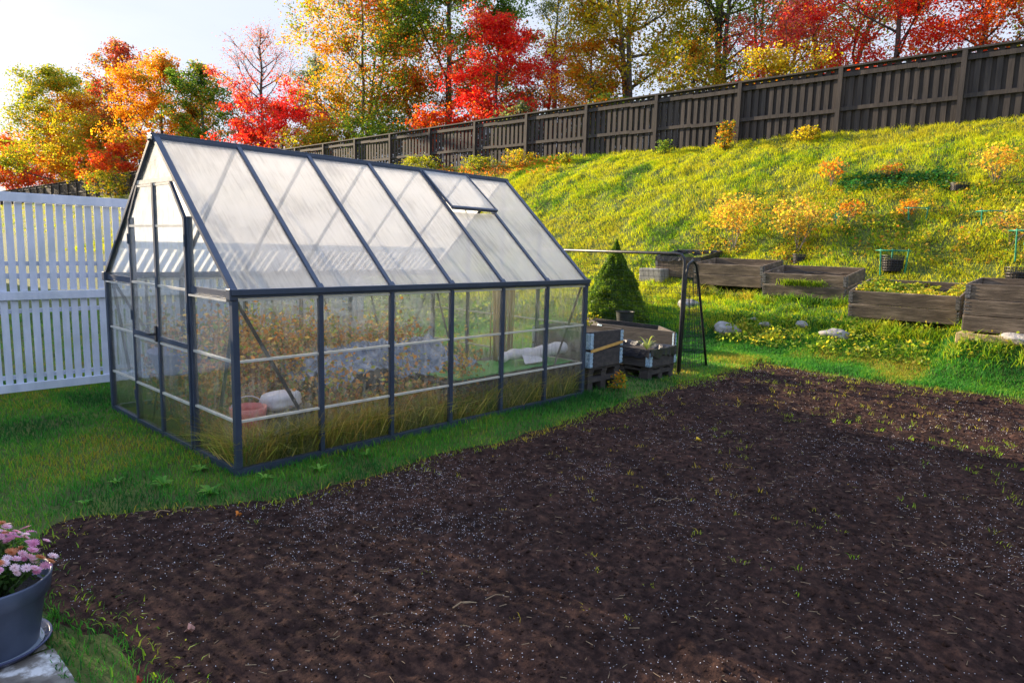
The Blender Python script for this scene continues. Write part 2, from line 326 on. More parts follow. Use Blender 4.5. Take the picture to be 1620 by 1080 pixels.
# ---------------------------------------------------------------- terrain
TX = [-500, 6.9, 7.6, 8.2, 8.6, 9.6, 10.3, 11.0, 12.5, 14.3, 16.0, 18, 60, 200]
TZ = [0, 0, .08, .33, .52, .76, .98, 1.38, 2.42, 3.60, 4.46, 4.60, 4.4, 0]
def tz(x, y):
    x = np.asarray(x, float); y = np.asarray(y, float)
    z = np.interp(x + .62*np.clip((-2.25-y)/.35, 0, 1)*np.clip((9.6-x)/1.0, 0, 1)*np.clip((x-7.35)/.6, 0, 1), TX, TZ)
    w = np.clip((x-7.2)/2, 0, 1)
    z = z + w*(.16*(fbm(x, y, .55, 3, 3)-.5) + .12*(fbm(x, y, 3.0, 2, 9)-.5))
    z = z + (1-w)*.03*(fbm(x, y, 1.3, 3, 5)-.5)*(np.abs(x) < 40)
    return z
def tz1(x, y): return float(tz(np.array([x]), np.array([y]))[0])
def axis(segs):
    out = []
    for a, b, s in segs: out += list(np.arange(a, b, s))
    return np.array(sorted(out + [segs[-1][1]]))
def grid_mesh(name, xs, ys, zf, mt, smooth=True):
    X, Y = np.meshgrid(xs, ys, indexing='ij'); Z = zf(X, Y); nx, ny = X.shape
    V = np.stack([X.ravel(), Y.ravel(), Z.ravel()], 1); i = np.arange(nx*ny).reshape(nx, ny)
    F = np.stack([i[:-1,:-1], i[1:,:-1], i[1:,1:], i[:-1,1:]], -1).reshape(-1, 4)
    return np_mesh(name, V, [F], mt, smooth=smooth)
def soil_in(x, y):
    """signed distance-ish, >0 inside the soil bed"""
    n = (fbm(x, y, 1.6, 3, 21)-.5)*.55 + (fbm(x, y, 7, 2, 22)-.5)*.16
    left = np.interp(y, [-2.6, -1.5, -1.0, -.7, -.15, 0.3], [-1.12, -1.17, -1.30, -1.32, -1.12, -.6])
    top = np.interp(x, [-1.2, -.7, 0, .5, 3, 5, 7.4], [-.02, -.15, -.55, -.62, -.52, -.35, -.30])
    d = np.minimum(np.minimum(x-left, top-y), 7.25-x)
    return d + n*.45
ground = grid_mesh('ground', axis([(-600,-60,60),(-60,-6,3),(-6,6.6,.15),(6.6,17,.09),(17,60,1.5),(60,600,45)]),
                   axis([(-600,-60,60),(-60,-8,4),(-8,14,.12),(14,40,.6),(40,110,2.5),(110,700,60)]),
                   lambda X, Y: tz(X, Y) - .05*(np.clip(soil_in(X, Y)*6, 0, 1))*(X < 9)*(Y > -7), M['ground'])
tag(ground, kind='structure')
def soil_z(X, Y):
    s = np.clip(soil_in(X, Y)*5, -1, 1)
    z = .012 + .035*(fbm(X, Y, 3.0, 3, 31)-.5) + .045*(fbm(X, Y, 12, 3, 33)-.5) + .012*(vn(X*34, Y*34, None, 39)-.5) + .05*(fbm(X, Y, .8, 2, 35)-.5)
    pits = np.clip(vn(X*2.1, Y*2.1, None, 77)-.80, 0, 1)
    return z*np.clip(s, 0, 1) - .05*pits - .05*np.clip(-s, 0, 1) + .004
sx = axis([(-1.5, 2.5, .018), (2.5, 7.7, .03)]); sy = axis([(-9, -5, .06), (-5, .3, .022)])
soil = grid_mesh('soil_bed', sx, sy, soil_z, M['soil']); tag(soil, kind='structure')
# paving in the near left corner
pv = MB()
rp = random.Random(3)
for i, y0 in enumerate(np.arange(-6.4, -1.05, .42)):
    for j in range(4):
        x1 = -1.37 - j*.62 - (i % 2)*.17 + .03*rp.random(); x0 = x1-.60
        if j == 0: x1 = -1.39 + .05*rp.random()
        pv.box(x0, x1, y0+.006, y0+.408, -.05, .006+.006*rp.random())
paving = pv.build('paving', M['paving'], bevel=.012); tag(paving, kind='structure')

# ---------------------------------------------------------------- vegetation helpers
def jit(base, n, rs, v=.18, h=.05):
    c = np.array(base)[None, :]*(1+v*(rs.rand(n, 1)*2-1)); c = c*(1+h*(rs.rand(n, 3)*2-1)); return np.clip(c, 0, 1)
def pal_pick(pal, u, n, rs):
    """pal list of (rgb, weight); u in 0..1 chooses along cumulative weight"""
    w = np.cumsum([p[1] for p in pal]); w = w/w[-1]; idx = np.searchsorted(w, np.clip(u, 0, .9999)); C = np.array([p[0] for p in pal])
    return C[np.clip(idx, 0, len(pal)-1)]
def blades(P, H, Wd, lean, rs, az=None):
    n = len(P); a = rs.rand(n)*2*np.pi if az is None else az; b = rs.rand(n)*np.pi*2
    side = np.stack([np.cos(b), np.sin(b), np.zeros(n)], 1)*Wd[:, None]/2
    d = np.stack([np.cos(a), np.sin(a), np.zeros(n)], 1)*(lean*H)[:, None]; up = np.zeros((n, 3)); up[:, 2] = H
    m1 = P + d*.3 + up*.55; tp = P + d + up*(1-.25*lean)[:, None]
    V = np.stack([P-side, P+side, m1-side*.75, m1+side*.75, tp], 1).reshape(-1, 3); i = np.arange(n)*5
    return V, [np.stack([i, i+1, i+3, i+2], 1), np.stack([i+2, i+3, i+4], 1)]
def leaves(P, S, rs, upb=.35, aspect=.75):
    n = len(P); nrm = rs.randn(n, 3); nrm[:, 2] = np.abs(nrm[:, 2])*(1+upb)+.1; nrm /= np.linalg.norm(nrm, axis=1)[:, None]
    t = np.cross(nrm, rs.randn(n, 3)); t /= np.linalg.norm(t, axis=1)[:, None]; b = np.cross(nrm, t)
    s = S[:, None]
    V = np.stack([P-t*s*.5, P+b*s*.5*aspect+nrm*s*.12, P+t*s*.5, P-b*s*.5*aspect+nrm*s*.12], 1).reshape(-1, 3); i = np.arange(n)*4
    return V, [np.stack([i, i+1, i+2, i+3], 1)]

GY, GG, GD, GO = (.50,.53,.018), (.22,.38,.018), (.05,.14,.018), (.46,.36,.04)
def grass(name, P, H, Wd, lean, seed, pal, label, az=None, patch=.9, nbias=0.):
    rs = np.random.RandomState(seed); n = len(P)
    V, F = blades(P, H, Wd, lean, rs, az)
    u = fbm(P[:, 0], P[:, 1], patch, 3, seed)*1.7-.35 + nbias + (rs.rand(n)-.5)*.45
    c = pal_pick(pal, u, n, rs)*(1+.25*(rs.rand(n, 1)*2-1)); c = np.clip(c*(1+.08*(rs.rand(n, 3)*2-1)), 0, 1)
    return tag(np_mesh(name, V, F, M['blade'], col=np.repeat(c, 5, 0)), label, 'grass', kind='stuff')
def scatter(n, x0, x1, y0, y1, rs, keep=None):
    x = rs.uniform(x0, x1, n); y = rs.uniform(y0, y1, n)
    if keep is not None:
        k = keep(x, y); x, y = x[k], y[k]
    return np.stack([x, y, tz(x, y)], 1)
rs = np.random.RandomState(11)
# flat lawn
def in_gh(x, y): return (x > -.01) & (x < 3.67) & (y > -.01) & (y < 2.38)
def lawn_keep(x, y):
    si = soil_in(x, y); fr = rs.rand(len(x))
    return ((si < .02*fr + .14*(x > 5.5)*fr**2) | (y < -6)) & ~in_gh(x, y) & ~((x < -1.40) & (y < -1.0)) & (x+2 > -1.2+.10*(y+4.2))
P1 = scatter(170000, -2.6, 3.8, -3.0, 4.6, rs, lawn_keep)
P2 = scatter(90000, 3.6, 8.6, -4.6, 6, rs, lawn_keep)
P3 = scatter(26000, -.2, 9, 4.6, 12, rs, lambda x, y: x > -1)
P4 = scatter(110000, 6.9, 8.7, -4.6, 4, rs, lawn_keep); P = np.concatenate([P1, P2, P3, P4]); n = len(P); dcam = np.hypot(P[:, 0]+1.95, P[:, 1]+4.2)
H = rs.uniform(.02, .05, n)*(1+.9*(fbm(P[:, 0], P[:, 1], 1.7, 2, 50)-.4)); 
edge = (np.abs(P[:, 1]+.12) < .22) & (P[:, 0] > -.5) & (P[:, 0] < 3.9); H[edge] *= 1.35; H[P[:, 0] > 6.3] *= 1.15
grass('lawn_grass', P, H, .0030+.00055*dcam*(.6+.6*rs.rand(n)), rs.uniform(.2, .9, n), 51, [((.022,.11,.022),.30),((.055,.23,.030),.40),((.15,.31,.03),.24),((.32,.28,.04),.07)], 'short mown lawn grass around the greenhouse and soil bed', patch=1.4)
# hillside
bed_boxes = []   # filled before the hillside grass is made
def in_bed(x, y):
    k = np.zeros(len(x), bool)
    for b in bed_boxes: k |= (x > b[0]) & (x < b[1]) & (y > b[2]) & (y < b[3])
    return k

# ---------------------------------------------------------------- raised beds (built first so that the grass can avoid them)
def collar_bed(name, x0, x1, y0, y1, z0, ncol, label, wood='bed_wood', skew=None, soilz=None, lip=None, liner=False, group='wooden raised beds in a row on the slope', tilt=0):
    """pallet-collar planter. Corners (x0,y0)..(x1,y1) or skew = 4 corner points; collars 0.195 high"""
    cs = skew or [(x0,y0),(x1,y0),(x1,y1),(x0,y1)]
    cx = sum(c[0] for c in cs)/4; cy = sum(c[1] for c in cs)/4; z0 = z0 + math.sin(R(tilt))*.45
    root = empty(name, (cx, cy, z0), 0, label, 'raised bed', group); root.rotation_euler = (0, -R(tilt), 0)
    L = [Vector((c[0]-cx, c[1]-cy, 0)) for c in cs]; rr = random.Random(label)
    for k in range(ncol):
        z = .195*k; mb = MB()
        for i in range(4):
            a, b = L[i].copy(), L[(i+1) % 4].copy(); d = (b-a).normalized(); nn = Vector((d.y, -d.x, 0))
            ow = .007*(ncol-1-k)*(wood == 'bed_wood'); a = a - nn*(.011-ow) + d*.003; b = b - nn*(.011-ow) - d*.026
            dz1, dz2 = rr.uniform(-.004, .004), rr.uniform(-.004, .004)
            mb.bar(a+Vector((0,0,z+.0965+dz1)), b+Vector((0,0,z+.0965+dz2)), .022, .189)
        mb.build('collar', M[wood], root, bevel=.004)
        for i in range(4):
            a = L[i]; dn = (L[(i+1) % 4]-a).normalized(); dp = (L[(i-1) % 4]-a).normalized(); h = MB()
            for d_, o_ in ((dn, -dp), (dp, -dn)):
                h.bar(a+d_*.004+o_*.003+Vector((0,0,z+.012)), a+d_*.004+o_*.003+Vector((0,0,z+.18)), .003, .003)
                c0 = a + d_*.028 + o_*.0035
                vs = [c0-d_*.028, c0+d_*.022]
                h.bar(vs[0]+Vector((0,0,z+.096)), vs[1]+Vector((0,0,z+.096)), .004, .168)
                for q in range(4):
                    h.bar(vs[0]+o_*.004+Vector((0,0,z+.03+.043*q)), vs[1]+o_*.004+Vector((0,0,z+.03+.043*q)), .006, .010)
            h.build('hinge', M['hinge' if wood == 'bed_dark' else 'hinge_dark'], root)
    top = .195*ncol
    sz = soilz if soilz is not None else top-.12
    nx = ny = 18; VV = []; 
    for i in range(nx):
        for j in range(ny):
            u, v = .03+.94*i/(nx-1), .03+.94*j/(ny-1)
            p = L[0]*(1-u)*(1-v)+L[1]*u*(1-v)+L[2]*u*v+L[3]*(1-u)*v
            VV.append((p.x, p.y, sz+.06*(float(vn(p.x*6+cx, p.y*6+cy, None, 4))-.5)))
    ii = np.arange(nx*ny).reshape(nx, ny); FF = np.stack([ii[:-1,:-1], ii[1:,:-1], ii[1:,1:], ii[:-1,1:]], -1).reshape(-1, 4)
    np_mesh('soil', np.array(VV), [FF], M['bed_soil'], root, smooth=True)
    if liner:
        lb = MB()
        for i in range(4):
            a, b = L[i], L[(i+1) % 4]; d = (b-a).normalized(); nn = Vector((-d.y, d.x, 0)); K = 14
            vs = []
            for q in range(K+1):
                p = a + (b-a)*q/K; w1 = .008*math.sin(q*2.1+i)+.006*rr.random()
                vs += [p-nn*(.012+abs(w1))+Vector((0,0,top-.05-.05*rr.random())), p-nn*.006+Vector((0,0,top+.012+abs(w1))), p+nn*(.03+abs(w1))+Vector((0,0,top+.008+w1)), p+nn*(.05+.02*rr.random())+Vector((0,0,sz))]
            fs = []
            for q in range(K):
                for r_ in range(3): fs.append((q*4+r_, (q+1)*4+r_, (q+1)*4+r_+1, q*4+r_+1))
            lb.add(vs, fs)
        o = lb.build('liner', M['liner'], root); md = o.modifiers.new('solid', 'SOLIDIFY'); md.thickness = .002
    return root
def bed(*a, **k):
    cs = k.get('skew') or [(a[1],a[3]),(a[2],a[4])]
    bed_boxes.append((min(c[0] for c in cs), max(c[0] for c in cs), min(c[1] for c in cs), max(c[1] for c in cs)))
    return collar_bed(*a, **k)
bed('raised_bed', 8.02, 8.94, -3.75, -2.55, .64, 3, 'grey brown raised bed cut off by the right edge of the photo, three boards high', soilz=.30, tilt=4)
bed('raised_bed', 8.65, 9.55, -2.40, -1.03, .64, 2, 'brown raised bed filled with yellowing strawberry leaves, nearest but one in the row', soilz=.28, tilt=10)
bed('raised_bed', 9.56, 10.46, -.70, .65, .81, 2, 'empty raised bed with thin hoses over its rim, dark right end, third from the right', soilz=.16, tilt=8)
bed('raised_bed', 9.80, 10.66, .76, 2.08, .91, 2, 'long empty weathered raised bed between the black lined bed and the bed with hoses', soilz=.12, tilt=7)
bed('raised_bed', 10.3, 11.2, 2.2, 3.2, 1.0, 2, 'short raised bed with crumpled black plastic liner over its rim, far end of the row', soilz=.08, liner=True, tilt=9)

# hillside grass: tufts that hang downhill
def hill_keep(x, y): return ~in_bed(x, y)
def tufts(n, x0, x1, y0, y1, per, spread, rs):
    T = scatter(n, x0, x1, y0, y1, rs, lambda x, y: hill_keep(x, y)); q = np.repeat(T, per, 0); q[:, :2] += rs.randn(len(q), 2)*spread
    q = q[hill_keep(q[:, 0], q[:, 1])]; q[:, 2] = tz(q[:, 0], q[:, 1])-.01; return q
PA = tufts(15500, 8.3, 16.2, -6, 11.5, 16, .06, rs)
PB = tufts(3800, 9, 16.2, 11.5, 40, 10, .12, rs)
PC = tufts(700, 11, 16, 40, 92, 12, .3, rs)
P = np.concatenate([PA, PB, PC]); n = len(P)
far = np.clip((P[:, 1]-8)/30, 0, 1.5)
H = rs.uniform(.04, .10, n)*(.65+.9*fbm(P[:, 0], P[:, 1], 1.3, 2, 60))*(1+.6*far)
azh = np.pi + rs.randn(n)*.9
grass('hillside_grass', P, H, (.006+.006*rs.rand(n))*(1+1.6*far), rs.uniform(.3, 1.2, n), 61, [(GD,.07),(GG,.19),(GY,.50),((.44,.42,.035),.24)], 'long yellow green grass combed down the slope below the dark fence', az=azh, patch=1.1)
P = tufts(430, 7.95, 9.1, -4.5, 3.4, 26, .05, rs); n = len(P)
grass('meadow_grass', P, rs.uniform(.06, .18, n), .005+.006*rs.rand(n), rs.uniform(.3, 1.1, n), 63, [(GD,.2),(GG,.3),((.30,.36,.03),.3),(GO,.2)], 'taller tufted grass at the foot of the raised beds', patch=1.0)

T = np.concatenate([tufts(26, 9.30, 9.58, -.7, .6, 30, .05, rs), tufts(22, 9.55, 9.82, .75, 2.05, 30, .05, rs), tufts(22, 8.42, 8.66, -2.5, -1.0, 34, .05, rs), tufts(16, 8.75, 9.2, -2.56, -2.42, 34, .03, rs), tufts(20, 7.7, 8.02, -3.7, -2.5, 34, .06, rs), tufts(8, 9.6, 9.9, -.9, -.72, 30, .04, rs)])
n = len(T); grass('weed_grass', T, rs.uniform(.08, .24, n), .006+.006*rs.rand(n), rs.uniform(.3, 1.3, n), 64, [(GD,.25),(GG,.3),((.36,.42,.03),.3),(GO,.2)], 'unmown grass growing up against the raised bed boards', patch=2.0)
bl = np.stack([rs.normal(9.555, .02, 900), rs.choice([-.05, .12, .25, -.25], 900)+rs.randn(900)*.07, np.full(900, 1.005)+rs.randn(900)*.012], 1)
grass('ledge_grass', bl, rs.uniform(.05, .15, 900), .005+.004*rs.rand(900), rs.uniform(.5, 1.5, 900), 65, [(GG,.5),((.30,.42,.03),.5)], 'tuft of grass sprouting from the gap between the boards of the third raised bed', az=np.pi+rs.randn(900)*.7)
# sparse seedlings on the soil
def seed_keep(x, y):
    d = .04 + .40*np.clip((x-1.2)/5, 0, 1) + .5*np.clip(.35-np.abs(soil_in(x, y)), 0, 1)
    cl = fbm(x, y, 1.5, 3, 70)
    return (soil_in(x, y) > 0) & (rs.rand(len(x)) < d*np.clip((cl-.36)*3.2, 0.04, 1)*np.where((x > 4.6) & (x < 6.6), .5, 1))
T = scatter(9500, -1.2, 7.3, -6.5, -.2, rs, seed_keep); q = np.repeat(T, 6, 0); q[:, :2] += rs.randn(len(q), 2)*.016; q[:, 2] = .01; n = len(q)
grass('grass_seedlings', q, rs.uniform(.014, .048, n)*(.6+.12*np.clip(q[:, 0], 0, 6)), .0026+.003*rs.rand(n), rs.uniform(.2, 1.3, n), 71, [(GG,.3),((.28,.33,.03),.4),(GO,.3)], 'sparse young grass blades sprouting across the dark soil')
fr_ = scatter(150000, -1.4, 7.7, -5.0, .2, rs, lambda x, y: (np.abs(soil_in(x, y)-.06) < (.13+.20*(x > 5))*rs.rand(len(x))) & (rs.rand(len(x)) < .30+.25*(x > 5)) & ~in_gh(x, y)); fr_[:, 2] = .005; n = len(fr_)
grass('edge_grass', fr_, rs.uniform(.015, .05, n), .004+.003*rs.rand(n), rs.uniform(.4, 1.5, n), 73, [(GD,.2),(GG,.3),((.28,.33,.03),.35),(GO,.2)], 'thin grass creeping over the edge of the soil bed')

# perlite and clods
def octas(P, S, rs):
    n = len(P); D = np.array([[1,0,0],[0,1,0],[-1,0,0],[0,-1,0],[0,0,.8],[0,0,-.8]])
    V = P[:, None, :] + D[None]*(S[:, None, None])*(.6+.8*rs.rand(n, 6, 1)) + rs.randn(n, 6, 3)*S[:, None, None]*.15
    T = np.array([[0,1,4],[1,2,4],[2,3,4],[3,0,4],[1,0,5],[2,1,5],[3,2,5],[0,3,5]]); F = (np.arange(n)[:, None, None]*6+T[None]).reshape(-1, 3)
    return V.reshape(-1, 3), [F]
def soil_pts(n, keep, z=.0):
    x = rs.uniform(-1.25, 7.2, n); y = rs.uniform(-6.2, -.05, n); k = (soil_in(x, y) > .04) & keep(x, y); x, y = x[k], y[k]
    return np.stack([x, y, soil_z(x, y)+z], 1)
pp = soil_pts(170000, lambda x, y: rs.rand(len(x)) < np.clip((.55*fbm(x, y, 1.3, 4, 80)+.45*fbm(x, y, 5, 3, 81)-.44)*3.2, .09, 1)*np.interp(x, [-1, 1, 3, 7], [1, .85, .4, .2]), .001)
S = rs.uniform(.0007, .0021, len(pp))*(1+.06*np.hypot(pp[:, 0]+1.95, pp[:, 1]+4.2))*(1+.5*(rs.rand(len(pp)) > .97))
V, F = octas(pp, S, rs); tag(np_mesh('perlite_granules', V, F, M['perlite']), 'tiny white granules strewn in drifts over the dark soil', 'granules', kind='stuff')
pc = soil_pts(60000, lambda x, y: rs.rand(len(x)) < .35+.65*fbm(x, y, 2, 2, 82), .002)
S = np.random.RandomState(5).gamma(1.7, .0018, len(pc))+.0015; S *= np.interp(pc[:, 0], [-1, 4], [1, 1.3])
V, F = octas(pc, S, rs); tag(np_mesh('soil_clods', V, F, M['clod']), 'small dark crumbs of peat on the soil bed', 'soil crumbs', kind='stuff')
pt = soil_pts(2600, lambda x, y: x > -9, .004); n = len(pt); a = rs.rand(n)*6.28; L_ = rs.uniform(.01, .045, n)
dv = np.stack([np.cos(a), np.sin(a), np.zeros(n)], 1)*L_[:, None]; sv = np.stack([-np.sin(a), np.cos(a), np.zeros(n)], 1)*.0011; uz = np.array([0,0,.0018])
V = np.stack([pt-sv, pt+sv, pt+uz, pt+dv-sv*.6, pt+dv+sv*.6, pt+dv+uz], 1).reshape(-1, 3); i = np.arange(n)*6
tag(np_mesh('plant_litter', V, [np.stack([i, i+3, i+5, i+2], 1), np.stack([i+2, i+5, i+4, i+1], 1)], M['twig']), 'fine dry straw and fibre bits scattered on the soil', 'litter', kind='stuff')

def twig(pts, r, label):
    mb = MB(); mb.tube(pts, [r*(1-.6*i/(len(pts)-1)) for i in range(len(pts))], 6)
    tag(mb.build('twig', M['twig'], smooth=True), label, 'twig', 'dry twigs on the soil')
def twig_at(x, y, L, a, bend, r, label):
    pts = []
    for i in range(7):
        t = i/6; pts.append((x+math.cos(a)*L*(t-.5)-math.sin(a)*bend*4*t*(1-t), y+math.sin(a)*L*(t-.5)+math.cos(a)*bend*4*t*(1-t), .022+.012*math.sin(t*9)))
    twig(pts, r, label)
twig_at(1.63, -2.21, .17, -.7, .03, .003, 'curved pale twig lying alone in the middle of the soil')
twig_at(-.02, -2.26, .24, -.35, .015, .0035, 'long straight twig on the soil towards the photo bottom')
twig_at(.70, -1.80, .10, -.3, .01, .0028, 'short thin twig above the long straight twig')
twig_at(-.55, -.38, .2, -.35, .01, .003, 'thin twig at the soil edge in front of the greenhouse door')
twig_at(3.15, -4.1, .2, -1.3, .012, .0035, 'pale stalk on the soil near the right edge')
def fallen_leaf(x, y, s, col, label, rz=0):
    K = 10; vs = [(0, 0, .0)]; 
    for i in range(K):
        a = 2*math.pi*i/K; r = s*(1 if i % 2 == 0 else .55)*(1.25 if i == 0 else 1); vs.append((r*math.cos(a), r*math.sin(a)*.8, .012*math.sin(a*2)+.006*(i % 3)))
    me = MB().add(vs, [(0, i+1, (i+1) % K+1) for i in range(K)])
    m2 = noise_mat('leaf_'+label.split()[0], [(.3, tuple(c*.7 for c in col)), (.7, col)], 30, bump=.2)
    o = me.build('fallen_leaf', m2, loc=(x, y, .022)); o.rotation_euler = (.15, .1, rz); md = o.modifiers.new('t', 'SOLIDIFY'); md.thickness = .0012
    tag(o, label, 'leaf', 'fallen leaves on the soil')
fallen_leaf(-.97, -1.63, .022, (.55,.30,.24), 'pinkish curled leaf on the soil to the right of the flower pot', .4)
fallen_leaf(3.0, -1.68, .035, (.75,.50,.03), 'yellow leaf on the far part of the soil')
fallen_leaf(-.32, -.67, .024, (.65,.20,.02), 'orange leaf on the soil below the greenhouse front corner', 1)
fallen_leaf(-1.22, -1.83, .014, (.5,.05,.03), 'tiny red leaf in the grass beside the paving', 1)

# ---------------------------------------------------------------- greenhouse
GW, GH, EV, PN = 2.372, 2.2375, 1.184, .61; GL = PN*6; YC = GW/2
gh = empty('greenhouse', (0, 0, 0), 0, 'small greenhouse of clear panels in a dark blue metal frame with pale translucent pitched roof', 'greenhouse')
B, A, C_, RF = M['alu_blue'], M['alu_bare'], M['clear'], M['roofpc']
def gp(name, mb, mt, par=gh, bevel=0): return mb.build(name, mt, par, bevel=bevel)
b = MB(); b.box(-.02, GL+.02, -.022, .022, -.03, .045); b.box(-.02, GL+.02, GW-.022, GW+.022, -.03, .045); b.box(-.02, .02, .024, GW-.024, -.03, .045); b.box(GL-.02, GL+.02, .024, GW-.024, -.03, .045)
gp('base_rail', b, B)
for xx in (0, GL):
    for yy in (0, GW): gp('corner_post', MB().box(xx-.021, xx+.021, yy-.021, yy+.021, .047, EV-.032), B, bevel=.003)
for s, yy in ((-1, 0), (1, GW)):
    for i in range(1, 6): gp('wall_post', MB().box(i*PN-.016, i*PN+.016, yy-.024, yy+.014, .047, EV-.032), B, bevel=.003)
    e = MB(); e.box(-.03, GL+.03, yy-.026, yy+.026, EV-.03, EV+.006); e.box(-.028, GL+.028, yy+s*.028-.016, yy+s*.028+.016, EV-.012, EV+.026)
    gp('eave_rail', e, B, bevel=.003)
    for xx in (-.012, GL+.012): gp('corner_bracket', MB().box(xx-.025, xx+.025, yy-.03, yy+.03, EV-.045, EV+.03), B, bevel=.006)
    for i in range(6):
        gp('wall_panel', MB().box(i*PN+.018, (i+1)*PN-.018, yy-.003, yy+.003, .047, EV-.032), C_)
        for z in (.355, .745): gp('cross_bar', MB().box(i*PN+.018, (i+1)*PN-.018, yy-.011, yy+.011, z-.0075, z+.0075), A)
        gp('cross_bar', MB().box(i*PN+.018, (i+1)*PN-.018, yy-.012, yy+.010, EV-.050, EV-.035), A)
    for x0, x1 in ((.03, .46), (GL-.03, GL-.42)):
        gp('brace', MB().bar((x0, yy-s*.035, EV-.05), (x1, yy-s*.035, .36), .006, .024), M['steel_dark'])
# interior struts of the long walls
for i in (2, 3, 4):
    gp('brace', MB().bar((i*PN+.2, GW-.05, EV-.05), (i*PN+.36, GW-.05, .5), .006, .02), M['steel_dark'])
# roof
for s, yy in ((-1, 0), (1, GW)):
    def rp_(x, t, off=0):
        """t 0 eave .. 1 ridge"""
        ny, nz_ = s*(GH-EV), YC; L0 = math.hypot(ny, nz_)
        return Vector((x, yy + (YC-yy)*t + ny/L0*off, EV+.012 + (GH-EV)*t + nz_/L0*off))
    nrm = (rp_(0, 0, 1)-rp_(0, 0, 0))
    for i in range(7):
        gp('roof_bar', MB().bar(rp_(i*PN, .0, .004), rp_(i*PN, .985, .004), .034 if 0 < i < 6 else .044, .030, nrm), B, bevel=.003)
        if 0 < i < 6: gp('bar_end', MB().bar(rp_(i*PN, -.005, .018), rp_(i*PN, .02, .018), .05, .016, nrm), B, bevel=.004)
    for i in range(6):
        segs = [(.012, .975)]
        if s < 0 and i == 4: segs = [(.012, .60)]
        for t0, t1 in segs:
            mb = MB(); x0, x1 = i*PN+.019, (i+1)*PN-.019
            vs = [rp_(x0,t0,-.004), rp_(x1,t0,-.004), rp_(x1,t1,-.004), rp_(x0,t1,-.004), rp_(x0,t0,.004), rp_(x1,t0,.004), rp_(x1,t1,.004), rp_(x0,t1,.004)]
            mb.add(vs, [(0,3,2,1),(4,5,6,7),(0,1,5,4),(1,2,6,5),(2,3,7,6),(3,0,4,7)]); gp('roof_panel', mb, RF)
    if s < 0:
        v = MB(); x0, x1 = 4*PN+.008, 5*PN-.008; t0, t1 = .605, .965
        def vo(t): return .020 + .028*(1-(t-t0)/(t1-t0))
        v.bar(rp_(x0-.005,t0,vo(t0)), rp_(x1+.005,t0,vo(t0)), .022, .030, nrm); v.bar(rp_(x0,t0,vo(t0)), rp_(x0,t1,vo(t1)), .016, .02, nrm); v.bar(rp_(x1,t0,vo(t0)), rp_(x1,t1,vo(t1)), .016, .02, nrm)
        vent = gp('roof_vent', v, B)
        mb = MB(); vs = [rp_(x0+.01,t0+.01,vo(t0)-.004), rp_(x1-.01,t0+.01,vo(t0)-.004), rp_(x1-.01,t1,vo(t1)-.004), rp_(x0+.01,t1,vo(t1)-.004)]; vs += [v_+nrm*.007 for v_ in vs]
        mb.add(vs, [(0,3,2,1),(4,5,6,7),(0,1,5,4),(1,2,6,5),(2,3,7,6),(3,0,4,7)]); gp('vent_panel', mb, RF, vent)
        gp('vent_stay', MB().tube([rp_((x0+x1)/2-.02, .68, -.02), rp_((x0+x1)/2+.01, .62, -.09), rp_((x0+x1)/2+.09, .60, -.12)], .006, 6), M['steel_dark'], vent)
rd = MB(); rd.box(-.035, GL+.035, YC-.03, YC+.03, GH-.022, GH+.022); rd.box(-.035, GL+.035, YC-.045, YC-.03, GH-.03, GH+.004); rd.box(-.035, GL+.035, YC+.03, YC+.045, GH-.03, GH+.004)
gp('ridge_beam', rd, B, bevel=.004)
